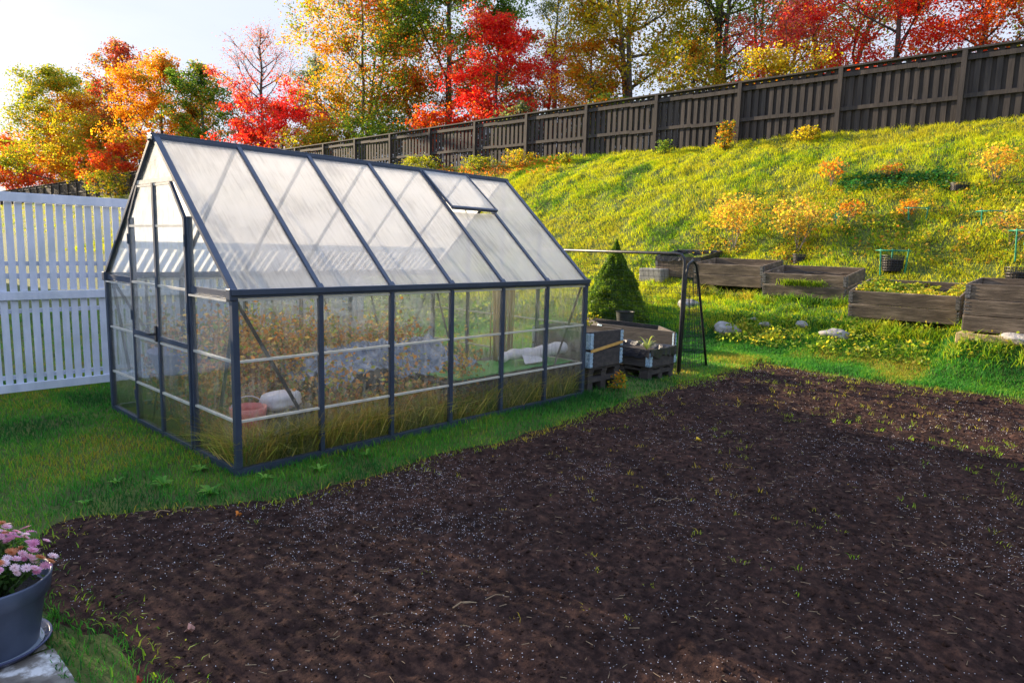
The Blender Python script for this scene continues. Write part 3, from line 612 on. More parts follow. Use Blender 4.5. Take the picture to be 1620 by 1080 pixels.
# gables
def slope_z(y): return EV + (GH-EV)*(1-abs(y-YC)/YC)
for g, xx in ((-1, 0), (1, GL)):
    D0, D1 = YC-.55, YC+.55
    def pane(name, pts, par=gh, th=.003, mt=C_):
        k = len(pts); vs = [(xx-th, p[0], p[1]) for p in pts]+[(xx+th, p[0], p[1]) for p in pts]
        fs = [tuple(range(k))[::-1], tuple(range(k, 2*k))]+[(i, (i+1) % k, (i+1) % k+k, i+k) for i in range(k)]
        return gp(name, MB().add(vs, fs), mt, par)
    for d, (ya, yb) in enumerate(((.021, D0), (D1, GW-.021))):
        for za, zb in ((.047, .35), (.36, .74), (.75, EV-.055)): pane('gable_panel', [(ya, za), (yb, za), (yb, zb), (ya, zb)])
        out_ = ya if d == 0 else yb; inn = yb if d == 0 else ya
        pane('gable_panel', [(out_, EV+.012), (inn, EV+.012), (inn, slope_z(inn)-.02), (out_, slope_z(out_)-.005)][:: (1 if d == 0 else -1)])
        for z in (.355, .745): gp('cross_bar', MB().box(xx-.011, xx+.011, ya+.001, yb-.018, z-.0075, z+.0075), A)
        gp('cross_bar', MB().box(xx-.03, xx+.012, ya+.02, yb-.018, EV-.056, EV-.044), A)
        gp('eave_rail', MB().box(xx-.014, xx+.014, ya+.01, yb-.016, EV-.036, EV+.010), B)
        yd = D0 if d == 0 else D1
        gp('door_post', MB().box(xx-.019, xx+.019, yd-.015, yd+.015, .047, 1.665), B, bevel=.003)
        bs = .03 if d == 0 else GW-.03; be = .30 if d == 0 else GW-.33
        gp('brace', MB().bar((xx-g*.03, bs, EV-.05), (xx-g*.03, be, .40), .024, .006), M['steel_dark'])
    # gable top over the header
    HT = 1.925; yl = YC-.33
    gp('header_bar', MB().box(xx-.016, xx+.016, YC-.345, YC+.345, HT-.014, HT+.014), A)
    pane('gable_panel', [(YC-.325, HT+.016), (YC+.325, HT+.016), (YC+.02, GH-.04), (YC-.02, GH-.04)])
    # doors (pair on the front, one fixed pair at the back)
    if g < 0:
        dr = gp('door', MB().box(-.034, -.008, YC-.016, YC+.016, .03, HT-.016), B)
        for sdn in (-1, 1):
            ye, yh = YC+sdn*.532, YC+sdn*.315
            f = MB()
            f.bar((-.02, ye, .05), (-.02, ye, 1.655), .022, .022, (1,0,0)); f.bar((-.02, ye, 1.65), (-.02, yh, HT-.026), .022, .022, (1,0,0)); 
            f.box(-.031, -.009, min(ye, YC+sdn*.016), max(ye, YC+sdn*.016), .03, .052)
            lf = gp('door_leaf', f, B, dr)
            gp('door_rail', MB().box(-.032, -.008, min(YC+sdn*.018, ye-sdn*.012), max(YC+sdn*.018, ye-sdn*.012), .752, .785), B, dr)
            for z in (.355, .735, EV-.02, 1.60, HT-.03):
                yo = ye-sdn*.012 if z < 1.7 else yh
                gp('door_bar', MB().box(-.029, -.011, min(YC+sdn*.018, yo), max(YC+sdn*.018, yo), z-.008, z+.008), A, dr)
            a_, b_ = YC+sdn*.018, ye-sdn*.012
            pts = [(a_, .055), (b_, .055), (b_, 1.65), (YC+sdn*.31, HT-.038), (a_, HT-.038)]
            if sdn < 0: pts = pts[::-1]
            vs = [(-.023, p[0], p[1]) for p in pts]+[(-.018, p[0], p[1]) for p in pts]; k = 5
            gp('door_panel', MB().add(vs, [tuple(range(k))[::-1], tuple(range(k, 2*k))]+[(i, (i+1) % k, (i+1) % k+k, i+k) for i in range(k)]), C_, dr)
            for z in (.25, .9, 1.5): gp('hinge', MB().tube([(-.033, ye+sdn*.012, z-.04), (-.033, ye+sdn*.012, z+.04)], .007, 8), B, dr)
        hd = MB(); hd.tube([(-.035, YC+.03, .80), (-.085, YC+.03, .80)], .009, 8); hd.tube([(-.08, YC+.03, .80), (-.08, YC+.12, .795)], .009, 8); hd.box(-.045, -.034, YC+.015, YC+.045, .74, .86)
        gp('door_handle', hd, M['steel_dark'], dr)
    else:
        gp('mullion', MB().box(xx-.012, xx+.012, YC-.014, YC+.014, .047, GH-.04), B)
        for z in (.355, .745, EV-.02, 1.60): gp('cross_bar', MB().box(xx-.011, xx+.011, D0+.02, D1-.02, z-.0075, z+.0075), A)
        pane('gable_panel', [(D0+.016, .047), (D1-.016, .047), (D1-.016, 1.65), (YC+.32, HT-.02), (YC-.32, HT-.02), (D0+.016, 1.65)])

# things inside the greenhouse
rs = np.random.RandomState(23)
def ghpts(n, x0, x1, y0, y1): return np.stack([rs.uniform(x0, x1, n), rs.uniform(y0, y1, n), np.zeros(n)], 1)
P = np.concatenate([ghpts(5200, .04, 3.6, .04, .34), ghpts(3800, .05, 3.6, .34, 1.0), ghpts(2400, .03, 1.2, .03, .16), ghpts(600, .1, .9, .05, .5), ghpts(2500, .3, 3.6, 1.5, 2.3)]); n = len(P)
H = rs.uniform(.14, .42, n)
grass('dry_grass', P, H, .005+.006*rs.rand(n), rs.uniform(.1, 1.2, n), 24, [((.14,.17,.02),.25),((.36,.32,.06),.3),((.55,.38,.10),.3),((.20,.28,.03),.2)], 'tall dry grass pressed against the inside of the greenhouse panels', patch=2.5)
P = np.concatenate([ghpts(420, .04, 3.6, .02, .10), ghpts(60, .02, .10, .04, .6)]); n = len(P)
grass('straw_stalks', P, rs.uniform(.18, .46, n), .006+.004*rs.rand(n), rs.uniform(.3, 1.6, n), 25, [((.62,.48,.16),.5),((.40,.42,.08),.3),((.26,.33,.05),.2)], 'long pale straw stalks leaning against the lower greenhouse panels', patch=4)
# dried plants further in
pl = MB(); LP = []; LC = []
for k in range(205):
    x, y = rs.uniform(.3, 2.6), rs.uniform(1.0, 2.25); h = rs.uniform(.45, .80)*(1 if x < 1.6 else .9)
    if k >= 170: x, y, h = rs.uniform(.62, 2.3), rs.uniform(.08, .36), rs.uniform(.28, .62)
    if k >= 190: x, y, h = rs.uniform(.05, .7), rs.uniform(.5, 1.0), rs.uniform(.4, .7)
    pts = [(x+.05*math.sin(t*5+k)*t, y+.05*math.cos(t*4+k)*t, h*t) for t in (0, .25, .5, .75, 1)]
    pl.tube(pts, [.006, .005, .004, .003, .002], 5)
    c = np.array([pts[rs.randint(1, 5)] for _ in range(150)]) + rs.randn(150, 3)*[.09, .07, .09]; c[:, 2] = np.clip(c[:, 2], .02, 2); c[:, 1] = np.clip(c[:, 1], .03+.02*rs.rand(150), 2.33); c[:, 0] = np.maximum(c[:, 0], .03+.02*rs.rand(150)); LP.append(c)
LP = np.concatenate(LP); S = rs.uniform(.02, .055, len(LP)); V, F = leaves(LP, S, rs)
pal = [((.50,.22,.05),.30),((.30,.17,.06),.2),((.20,.27,.05),.28),((.55,.40,.14),.22)]
c = pal_pick(pal, rs.rand(len(LP)), len(LP), rs)*(1+.3*(rs.rand(len(LP), 1)-.5))
dp = empty('dried_plants', (0, 0, 0), 0, 'brown withered tomato plants standing inside the greenhouse behind the front panels', 'plants'); dp['kind'] = 'stuff'
o = np_mesh('withered_leaves', V, F, M['leaf'], dp, col=np.repeat(c, 4, 0)); o['kind'] = 'stuff'
o = pl.build('stems', M['twig'], dp); o['kind'] = 'stuff'
# planter box with green tarpaulin, roll, sheeting, reed bundle
t = empty('planting_bench', (2.75, .50, 0), 0, 'low dark wooden bench along the inside of the greenhouse long wall', 'bench')
MB().box(-.85, .85, -.36, .38, .31, .345).build('bench_top', M['bed_dark'], t, bevel=.004)
for sx_ in (-.78, 0, .78):
    for sy_ in (-.32, .33): MB().box(sx_-.03, sx_+.03, sy_-.03, sy_+.03, 0, .31).build('leg', M['bed_dark'], t)
MB().box(-.8, .8, -.33, -.31, .1, .29).build('side_board', M['bed_wood'], t)
def drape(x0, x1, y0, y1, z0, amp, sc, seed, nx=60, ny=26, rise=None):
    X, Y = np.meshgrid(np.linspace(x0, x1, nx), np.linspace(y0, y1, ny), indexing='ij')
    Z = z0 + amp*(fbm(X, Y*1.0, sc, 4, seed)-.5)*2
    if rise is not None: Z = Z + rise(X, Y)
    X = X + .03*(fbm(X, Y, 6, 2, seed+5)-.5); Y = Y + .05*(fbm(X, Y, 5, 2, seed+6)-.5)
    i = np.arange(nx*ny).reshape(nx, ny); F = np.stack([i[:-1,:-1], i[1:,:-1], i[1:,1:], i[:-1,1:]], -1).reshape(-1, 4)
    return np.stack([X.ravel(), Y.ravel(), Z.ravel()], 1), [F]
V, F = drape(1.95, 3.58, .06, .60, .375, .012, 4, 90)
o = np_mesh('green_tarpaulin', V, F, M['tarp_green'], smooth=True); md = o.modifiers.new('s', 'SOLIDIFY'); md.thickness = .008
tag(o, 'folded bright green tarpaulin spread on the bench inside the greenhouse', 'tarpaulin')
# rolled white cloth
mb = MB(); pts = []; rad = []
for i in range(22):
    u = i/21; pts.append((2.72+.98*u*.9, .26+.05*math.sin(u*5), .455+.012*math.sin(u*9)+.03*u)); rad.append((.040+.022*math.sin(min(1, u*1.15)*math.pi*.55)+.006*math.sin(u*31)))
mb.tube(pts, rad, 18); mb.add([(2.95,.16,.392),(3.2,.13,.40),(3.25,.22,.43),(3.02,.27,.47)], [(0,1,2,3)])
o = mb.build('cloth_roll', M['white_cloth'], smooth=True); tag(o, 'rolled white fleece cloth lying on the green tarpaulin in the greenhouse', 'cloth roll')
mb = MB()
for k in range(46):
    x, y = 3.02+rs.uniform(-.12, .14), .55+rs.uniform(-.05, .06); mb.tube([(x, y, .36), (x+rs.uniform(-.02,.02), y, .8), (x+rs.uniform(-.03,.03), y+rs.uniform(-.03,.03), 1.2+rs.uniform(-.05,.12))], [.007, .0065, .005], 5)
tag(mb.build('reed_bundle', M['reed'], smooth=True), 'upright bundle of dry tan reed canes leaning inside the greenhouse', 'canes')
def heap(X, Y):
    rg = 1-2*np.abs(fbm(X+.3*Y, Y, 4.2, 3, 97)-.5); r2 = 1-2*np.abs(fbm(X, Y-.4*X, 9, 2, 98)-.5)
    return .17*np.exp(-((X-1.6)/.5)**4-((Y-.85)/.38)**4) + .20*np.exp(-((X-2.35)/.3)**2-((Y-1.05)/.25)**2) + .11*rg**4 + .035*r2**3
V, F = drape(.98, 2.78, .42, 1.35, .33, .03, 3.2, 95, 200, 110, heap)
o = np_mesh('plastic_sheeting', V, F, M['sheeting'], smooth=True); md = o.modifiers.new('s', 'SOLIDIFY'); md.thickness = .003; tag(o, 'crumpled bluish clear plastic sheeting heaped in the middle of the greenhouse', 'plastic sheet')
nx, nz2 = 90, 40; X, Z = np.meshgrid(np.linspace(1.05, 3.0, nx), np.linspace(.42, 1.17, nz2), indexing='ij')
Y = 1.62+.10*(fbm(X, Z, 3.0, 4, 44)-.5)*2+.05*np.sin(X*11+Z*3); ii = np.arange(nx*nz2).reshape(nx, nz2)
o = np_mesh('hanging_film', np.stack([X.ravel(), Y.ravel(), (Z-.12*fbm(X, X*0, 2.5, 2, 46)*(1.17-Z)).ravel()], 1), [np.stack([ii[:-1,:-1], ii[1:,:-1], ii[1:,1:], ii[:-1,1:]], -1).reshape(-1, 4)], M['film'], smooth=True)
tag(o, 'thin clear plastic film hanging in folds across the back of the greenhouse', 'plastic film')
# something under the sheeting: compost sacks
def sack(name, x, y, z, sx_, sy_, sz_, mt, label, cat, rz=0, group=None):
    bm = bmesh.new(); bmesh.ops.create_cube(bm, size=1); bmesh.ops.subdivide_edges(bm, edges=bm.edges, cuts=9, use_grid_fill=True)
    for v in bm.verts:
        p = v.co; r_ = (abs(p.x*2)**3.2+abs(p.y*2)**3.2+abs(p.z*2)**3.2)**(1/3.2)+1e-6; q_ = max(abs(p.x*2), abs(p.y*2), abs(p.z*2)); p *= q_/r_
        k = 1+.12*(float(vn(p.x*5+x*7, p.y*5+y*3, p.z*5, 6))-.5); v.co = (p.x*sx_*k, p.y*sy_*k, p.z*sz_*k)
    me = bpy.data.meshes.new(name); bm.to_mesh(me); bm.free(); me.materials.append(mt); me.polygons.foreach_set('use_smooth', [True]*len(me.polygons))
    o = bpy.data.objects.new(name, me); o.location = (x, y, z+sz_*.5); o.rotation_euler = (0, 0, rz); link(o); return tag(o, label, cat, group)
sack('compost_sack', 1.55, .95, 0, .75, .45, .40, M['dark_tub'], 'dark plump compost sack under the plastic sheeting in the greenhouse', 'sack')
sack('white_sack', .50, .36, .30, .30, .20, .13, M['white_cloth'], 'small pale lilac sack lying on the dark tub near the greenhouse corner', 'sack', .2)
tb = MB(); tb.lathe([(.001,.0),(.19,.0),(.21,.27),(.225,.28),(.225,.31),(.001,.305)], 28); tag(tb.build('storage_tub', M['dark_tub'], smooth=False, loc=(.50, .36, 0)), 'round black plastic tub on the greenhouse floor by the front corner', 'tub')
bk = empty('pink_bucket', (.22, .30, -.03), 0, 'pink plastic bucket behind the greenhouse corner panel', 'bucket')
MB().lathe([(.001,0),(.09,0),(.12,.36),(.125,.40),(.115,.40),(.11,.36),(.085,.02),(.001,.02)], 28).build('bucket_body', M['pink'], bk, smooth=True)
MB().tube([(.118*math.cos(a), .02, .38+.09*math.sin(a)) for a in np.linspace(0, math.pi, 13)], .004, 6).build('handle', M['white_cloth'], bk)
bt = empty('blue_tray', (.30, 1.62, 0), 0, 'blue plastic tray on metal legs just inside the greenhouse door', 'tray')
MB().lathe([(.001,.42),(.19,.42),(.25,.58),(.265,.60),(.25,.60),(.18,.435),(.001,.435)], 32).build('tray_bowl', M['blue_tub'], bt, smooth=True)
for a in (.5, 2.6, 4.7): MB().tube([(.17*math.cos(a), .17*math.sin(a), .43), (.24*math.cos(a), .24*math.sin(a), 0)], .009, 6).build('leg', M['steel_dark'], bt)
o = MB().box(.62, .66, 1.0, 1.55, .02, .62).build('brown_board', M['brown_board']); tag(o, 'upright orange brown board standing inside the greenhouse behind the door', 'board')

# pole behind the greenhouse
po = MB(); po.tube([(.437, 2.75, 0), (.437, 2.75, 1.2), (.437, 2.75, 2.19)], .014, 10); po.tube([(.437, 2.75, 2.19), (.437, 2.75, 2.22)], .02, 10)
tag(po.build('metal_pole', M['steel_dark'], smooth=False), 'thin dark metal pole rising behind the left side of the greenhouse', 'pole')

# ---------------------------------------------------------------- white fence
wf = empty('picket_fence', (0, 3.46, 0), 0, 'white painted slatted fence in two tiers beside the greenhouse', 'fence')
WX0, WX1 = -2.6, 3.42
for z0, z1 in ((.045, .125), (.905, .985), (1.80, 1.885)):
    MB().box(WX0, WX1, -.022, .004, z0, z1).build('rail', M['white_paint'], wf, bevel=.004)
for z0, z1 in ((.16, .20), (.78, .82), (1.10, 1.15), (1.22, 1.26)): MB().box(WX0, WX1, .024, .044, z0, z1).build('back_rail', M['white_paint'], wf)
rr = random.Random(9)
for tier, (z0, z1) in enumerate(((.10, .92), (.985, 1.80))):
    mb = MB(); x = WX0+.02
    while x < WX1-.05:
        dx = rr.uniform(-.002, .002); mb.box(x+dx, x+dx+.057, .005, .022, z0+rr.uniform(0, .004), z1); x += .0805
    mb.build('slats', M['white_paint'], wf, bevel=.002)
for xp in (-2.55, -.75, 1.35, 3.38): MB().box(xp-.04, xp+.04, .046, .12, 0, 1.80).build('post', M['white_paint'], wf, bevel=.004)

# ---------------------------------------------------------------- dark fence on the hilltop
FX = 16.0; FT = 5.97; S0 = -.72; BAY = 2.527
df = empty('board_fence', (FX, 0, 4.4), 0, 'long dark brown wooden board fence along the top of the slope', 'fence')
def fl(z): return z-4.4
Y0, Y1 = S0-BAY*3, S0+BAY*37
MB().box(-.16, .08, Y0, Y1, fl(FT-.03), fl(FT+.012)).build('cap_board', M['fence_wood'], df)
rr = random.Random(4)
for k in range(-3, 38):
    yp = S0+k*BAY; MB().box(-.165, -.055, yp-.05, yp+.05, fl(4.1), fl(FT-.035)).build('post', M['fence_wood'], df)
    if k == 37: continue
    st = (k % 3)*.012
    for zr, hh in ((FT-.20, .10), (4.98, .09)):
        r_ = MB(); ys = yp+.052; ye = yp+BAY-.052; ym = ys+(ye-ys)*(.35+.3*((k*7) % 3)/3)
        r_.box(-.118, -.077, ys, ym-.004, fl(zr-hh/2-.012), fl(zr+hh/2-.012)); r_.box(-.114, -.076, ym, ye, fl(zr-hh/2+.012), fl(zr+hh/2+.012)); r_.build('rail', M['fence_wood'], df)
    pb = MB(); q = 0; y = yp+.06; dy = .1
    while y < yp+BAY-.06:
        wv = .108; zt = FT-.034; zb = 4.36+rr.uniform(-.02, .02)
        if q % 2 == 0: pb.box(-.074, -.050, y, y+wv, fl(zb), fl(zt))
        else: pb.box(-.022, .0, y-.014, y+wv-.014+.02, fl(zb), fl(zt-.05))
        y += .0985; q += 1
    pb.build('board_panel', M['fence_wood'], df)

# ---------------------------------------------------------------- trees
PALS = dict(
 red=[((.62,.022,.020),.45),((.72,.10,.03),.22),((.42,.015,.03),.13),((.66,.30,.03),.12),((.60,.10,.12),.08)],
 redorange=[((.55,.06,.015),.4),((.60,.17,.015),.3),((.45,.03,.02),.2),((.30,.22,.02),.1)],
 orange=[((.62,.24,.015),.4),((.60,.34,.02),.25),((.50,.12,.015),.2),((.22,.22,.02),.15)],
 yellow=[((.55,.40,.02),.35),((.38,.34,.02),.25),((.22,.26,.02),.25),((.55,.22,.02),.15)],
 olive=[((.26,.30,.02),.33),((.42,.36,.025),.25),((.13,.20,.02),.24),((.58,.34,.02),.18)],
 green=[((.10,.20,.025),.35),((.22,.30,.03),.28),((.06,.12,.02),.1),((.45,.34,.03),.17),((.55,.18,.02),.1)],
 mixgo=[((.60,.27,.015),.27),((.52,.36,.02),.16),((.19,.24,.02),.25),((.09,.15,.02),.2),((.52,.08,.015),.14)],
 darkred=[((.42,.05,.03),.35),((.24,.05,.035),.2),((.55,.16,.03),.25),((.24,.20,.04),.2)],
 greenrust=[((.09,.17,.02),.40),((.17,.25,.03),.22),((.40,.26,.02),.18),((.50,.10,.02),.20)],
 greenyellow=[((.13,.22,.02),.35),((.26,.33,.03),.30),((.45,.38,.03),.2),((.06,.11,.02),.15)],
 grey=[((.13,.17,.07),.4),((.20,.22,.08),.3),((.07,.10,.05),.3)])
def tree(name, x, y, h, w, pal, seed, label, cat='tree', cb=.18, dens=1.0, leaf=.13, trunk='bark', nlimb=13, stems=1, trunk_r=None, group='autumn trees behind the dark fence', clump=.34, base=None, tk=None, parent=None):
    leaf = leaf*.84 if h > 3 else leaf; rs = np.random.RandomState(seed); rr = random.Random(seed); z0 = (tz1(x, y) if base is None else base)-.05
    root = empty(name, (x, y, z0), 0, label, cat, group)
    wood = MB(); centers = []
    R0 = trunk_r or h*.016+.02
    for s in range(stems):
        lx, ly = (0, 0) if stems == 1 else (rr.uniform(-.16, .16)*w, rr.uniform(-.2, .2)*w)
        pts = []; hh = h*(.93 if s == 0 else rr.uniform(.7, .9))
        wx, wy = rr.uniform(-.5, .5), rr.uniform(-.5, .5)
        for i in range(9):
            t = i/8; pts.append(Vector((lx*t*1.6+wx*.12*h*.3*math.sin(t*3.1)+rr.uniform(-.01,.01)*h*t, ly*t*1.6+wy*.12*h*.3*math.sin(t*2.7)+rr.uniform(-.01,.01)*h*t, hh*t)))
        rad = [R0*(1-.88*(i/8))*(.75 if stems > 1 else 1) for i in range(9)]; rad[0] *= 1.25; wood.tube(pts, rad, 9)
        def at(t): f = t*8; i = min(7, int(f)); return pts[i].lerp(pts[i+1], f-i)
        for k in range(nlimb):
            t = cb*.9+(.97-cb*.9)*((k+rr.random()*.7)/nlimb); p0 = at(t); az_ = k*2.4+rr.uniform(-.5, .5)
            tt = (t-cb*.7)/(1-cb*.7); prof = (math.sin(math.pi*min(1, max(.05, tt*.88+.16)))**.7)
            ln = w*.52*prof*rr.uniform(.65, 1.12)/(1 if stems == 1 else 1.2); up = rr.uniform(.15, .55)+.3*t
            d = Vector((math.cos(az_), math.sin(az_), up)).normalized()
            q = [p0]; dd = d.copy()
            for i in range(4):
                dd = (dd+Vector((rr.uniform(-.25,.25), rr.uniform(-.25,.25), rr.uniform(-.05,.22)))).normalized(); q.append(q[-1]+dd*ln/4*1.1)
            r1 = R0*.42*(1-t*.6); wood.tube(q, [r1, r1*.75, r1*.5, r1*.33, r1*.16], 6)
            centers.append(q[4]); centers.append(q[3])
            for j in range(4):
                i0 = rr.randint(1, 3); a_ = q[i0]; d2 = (dd+Vector((rr.uniform(-1,1), rr.uniform(-1,1), rr.uniform(-.3,.8)))).normalized()*ln*rr.uniform(.3, .6)
                m_ = a_+d2*.5+Vector((0,0,.06*ln)); e_ = a_+d2
                wood.tube([a_, m_, e_], [r1*.35, r1*.22, r1*.08], 5); centers.append(e_); centers.append(m_)
    zmax = max(v[2] for v in wood.v); kz = h*.97/zmax
    wood.v = [(v[0], v[1], v[2]*kz) for v in wood.v]; wood.build('trunk', M[trunk], root, smooth=True)
    C = np.array([[c[0], c[1], c[2]*kz] for c in centers]); C = C[C[:, 2] > h*cb*.6]
    ne = int(nlimb*stems*9); q_ = rs.randn(ne, 3); q_ /= np.linalg.norm(q_, axis=1)[:, None]; q_ *= rs.uniform(.45, 1, (ne, 1))
    zc = h*(.5+.5*cb)+q_[:, 2]*h*(.47-.47*cb); wd_ = w*.47*np.sqrt(np.clip(1-((zc/h-cb)/(1-cb)*1.02-.42)**2*1.9, .08, 1))
    C = np.concatenate([C, np.stack([q_[:, 0]*wd_, q_[:, 1]*wd_, zc], 1)])
    nl = int(dens*8.0*w*h*(1-cb)*.75/(leaf*leaf*.55)); nc = len(C)
    wgt = np.random.RandomState(seed+1).uniform(.3, 1.6, nc); wgt /= wgt.sum()
    idx = rs.choice(nc, nl, p=wgt); sg = clump*min(w, h)*.30
    csz = np.random.RandomState(seed+2).uniform(.55, 1.25, nc)
    off = rs.randn(nl, 3); off /= np.linalg.norm(off, axis=1)[:, None]; off *= (rs.rand(nl, 1)**.55)
    Pn = C[idx] + off*sg*csz[idx][:, None]*np.array([1.15, 1.15, .72])
    # break into leafy twigs
    fq = max(2.3, 9/w) if w < 3 else 2.3; g = vn(Pn[:, 0]*fq+seed, Pn[:, 1]*fq, Pn[:, 2]*fq*1.3, seed) + .35*vn(Pn[:, 0]*fq*.4, Pn[:, 1]*fq*.4+seed, Pn[:, 2]*fq*.5, seed+1); k_ = g > .56; Pn = Pn[k_]; idx = idx[k_]
    Pn[:, 2] = np.maximum(Pn[:, 2], .1); nl = len(Pn)
    S = leaf*rs.uniform(.6, 1.3, nl); V, F = leaves(Pn, S, rs)
    pv_ = PALS[pal]; cu = np.random.RandomState(seed+3).rand(nc)
    u = .55*vn(Pn[:, 0]*.55+seed, Pn[:, 1]*.55, Pn[:, 2]*.55, seed+4) + .30*cu[idx] + .42*rs.rand(nl)-.14
    u = (u-.5)*1.75+.5
    c = pal_pick(pv_, u, nl, rs)*(1+.28*(rs.rand(nl, 1)*2-1)); c = np.clip(c*(1+.1*(rs.rand(nl, 3)*2-1)), .004, 1)
    np_mesh('crown', V, F, M['leaf'], root, col=np.repeat(c, 4, 0))
    return root
LFAR = 'autumn trees behind the dark fence'
T_ = [
 ('maple_tree', 18.0, 94.5, 8.8, 11.0, 'redorange', 'low orange and green tree at the left edge of the photo', dict(leaf=.26)),
 ('maple_tree', 18.0, 74.3, 12.6, 11.0, 'olive', 'broad olive green tree, tallest at the far left of the row', dict(leaf=.24, dens=1.1, cb=.1)),
 ('maple_tree', 19.0, 60.4, 13.0, 6.4, 'darkred', 'slim dark red crown rising above the orange trees on the left', dict(leaf=.20, dens=.9, cb=.35)),
 ('maple_tree', 18.4, 50.0, 9.9, 8.8, 'orange', 'rounded orange yellow tree behind the greenhouse peak', dict(leaf=.19, cb=.1)),
 ('maple_tree', 18.6, 44.2, 8.8, 5.6, 'green', 'dark green tree with orange flecks right of the greenhouse peak', dict(leaf=.17, cb=.1)),
 ('maple_tree', 17.6, 61.8, 7.4, 8.8, 'yellow', 'yellow lower tree in front of the slim dark red crown', dict(leaf=.2, cb=.06)),
 ('maple_tree', 17.6, 86.0, 6.6, 9.5, 'redorange', 'low red orange tree above the white fence, second from the left edge', dict(leaf=.24, cb=.06)),
 ('maple_tree', 17.2, 55.4, 4.6, 7.0, 'redorange', 'low red orange tree left of the greenhouse peak close to the dark fence', dict(leaf=.19, cb=.05)),
 ('maple_tree', 18.2, 68.0, 9.4, 9.0, 'orange', 'wide orange tree between the broad olive green tree and the slim dark red crown', dict(leaf=.22, cb=.06)),
 ('maple_tree', 21.0, 40.2, 11.0, 6.0, 'darkred', 'nearly bare tree with fine purple twigs against the sky', dict(leaf=.09, dens=.12, cb=.30, nlimb=26, clump=.5)),
 ('maple_tree', 19.0, 34.0, 5.7, 9.0, 'red', 'wide bright red tree above the front half of the greenhouse roof', dict(leaf=.15, cb=.06, dens=.9)),
 ('birch_tree', 24.0, 38.6, 9.9, 4.0, 'grey', 'thin grey green tree peeking out behind the wide bright red tree', dict(leaf=.12, dens=.4, cb=.25)),
 ('maple_tree', 20.0, 27.5, 13.4, 8.6, 'mixgo', 'tall orange and green tree with slender grey trunks left of centre', dict(leaf=.15, dens=.85, cb=.14, stems=3, trunk='bark_grey', nlimb=11, trunk_r=.15)),
 ('maple_tree', 22.0, 22.8, 13.2, 9.0, 'greenrust', 'tall green and rust tree behind the middle of the greenhouse roof', dict(leaf=.15, dens=1.2, cb=.08)),
 ('maple_tree', 20.0, 17.3, 6.9, 5.6, 'red', 'bushy red tree right of the tall green and rust tree', dict(leaf=.12, cb=.06, dens=.9)),
 ('maple_tree', 23.0, 16.9, 6.4, 4.6, 'darkred', 'sparse purple red tree beside the bushy red tree', dict(leaf=.09, dens=.35, cb=.10)),
 ('birch_tree', 26.0, 19.0, 10.0, 5.4, 'grey', 'open grey green tree with sky showing through near the top centre', dict(leaf=.10, dens=.24, cb=.2)),
 ('maple_tree', 21.0, 13.2, 5.4, 4.0, 'orange', 'small loose orange tree above the centre of the dark fence', dict(leaf=.11, dens=.42, cb=.15)),
 ('maple_tree', 23.0, 12.3, 13.0, 8.0, 'yellow', 'large yellow green maple with grey trunks at the top of the photo right of centre', dict(leaf=.14, dens=.8, cb=.12, stems=2, trunk='bark_grey', trunk_r=.22)),
 ('maple_tree', 24.0, 9.0, 13.0, 6.4, 'greenyellow', 'tall green tree with dark upright trunks right of the large yellow maple', dict(leaf=.12, dens=.3, cb=.22, stems=3, trunk_r=.2)),
 ('maple_tree', 20.5, 8.4, 4.6, 3.4, 'yellow', 'small yellow tree low in front of the dark upright trunks', dict(leaf=.10, dens=.6, cb=.3)),
 ('maple_tree', 22.0, 5.5, 5.8, 5.4, 'red', 'rosy red tree leaning over the fence right of the dark trunks', dict(leaf=.09, dens=.42, cb=.2)),
 ('maple_tree', 22.5, 2.5, 7.4, 6.2, 'red', 'scarlet maple filling the top of the photo to the right', dict(leaf=.10, dens=.55, cb=.15)),
 ('maple_tree', 26.0, 5.4, 11.5, 7.0, 'green', 'dark green tree behind the scarlet maple', dict(leaf=.12, dens=.35, cb=.25, stems=2)),
 ('maple_tree', 22.0, .1, 5.6, 4.4, 'redorange', 'orange red maple above the right end of the dark fence', dict(leaf=.09, dens=.5, cb=.15)),
 ('maple_tree', 24.0, -1.2, 8.6, 4.6, 'olive', 'sparse olive tree at the right edge of the photo', dict(leaf=.10, dens=.35, cb=.2)),
 ('birch_tree', 25.0, 7.5, 12.5, 5.0, 'grey', 'slender tree with pale leaning stems and thin leaves right of the dark trunks', dict(leaf=.09, dens=.22, cb=.3, stems=4, trunk='bark_grey', trunk_r=.12)),
 ('maple_tree', 20.0, 4.9, 3.6, 4.2, 'yellow', 'low yellow orange tree just over the fence top below the rosy red tree', dict(leaf=.09, dens=.36, cb=.1)),
]
for i, (nm, x, y, h, w, pal, lab, kw) in enumerate(T_):
    tree(nm, x, y, h, w, pal, 100+i*7, lab, **kw)
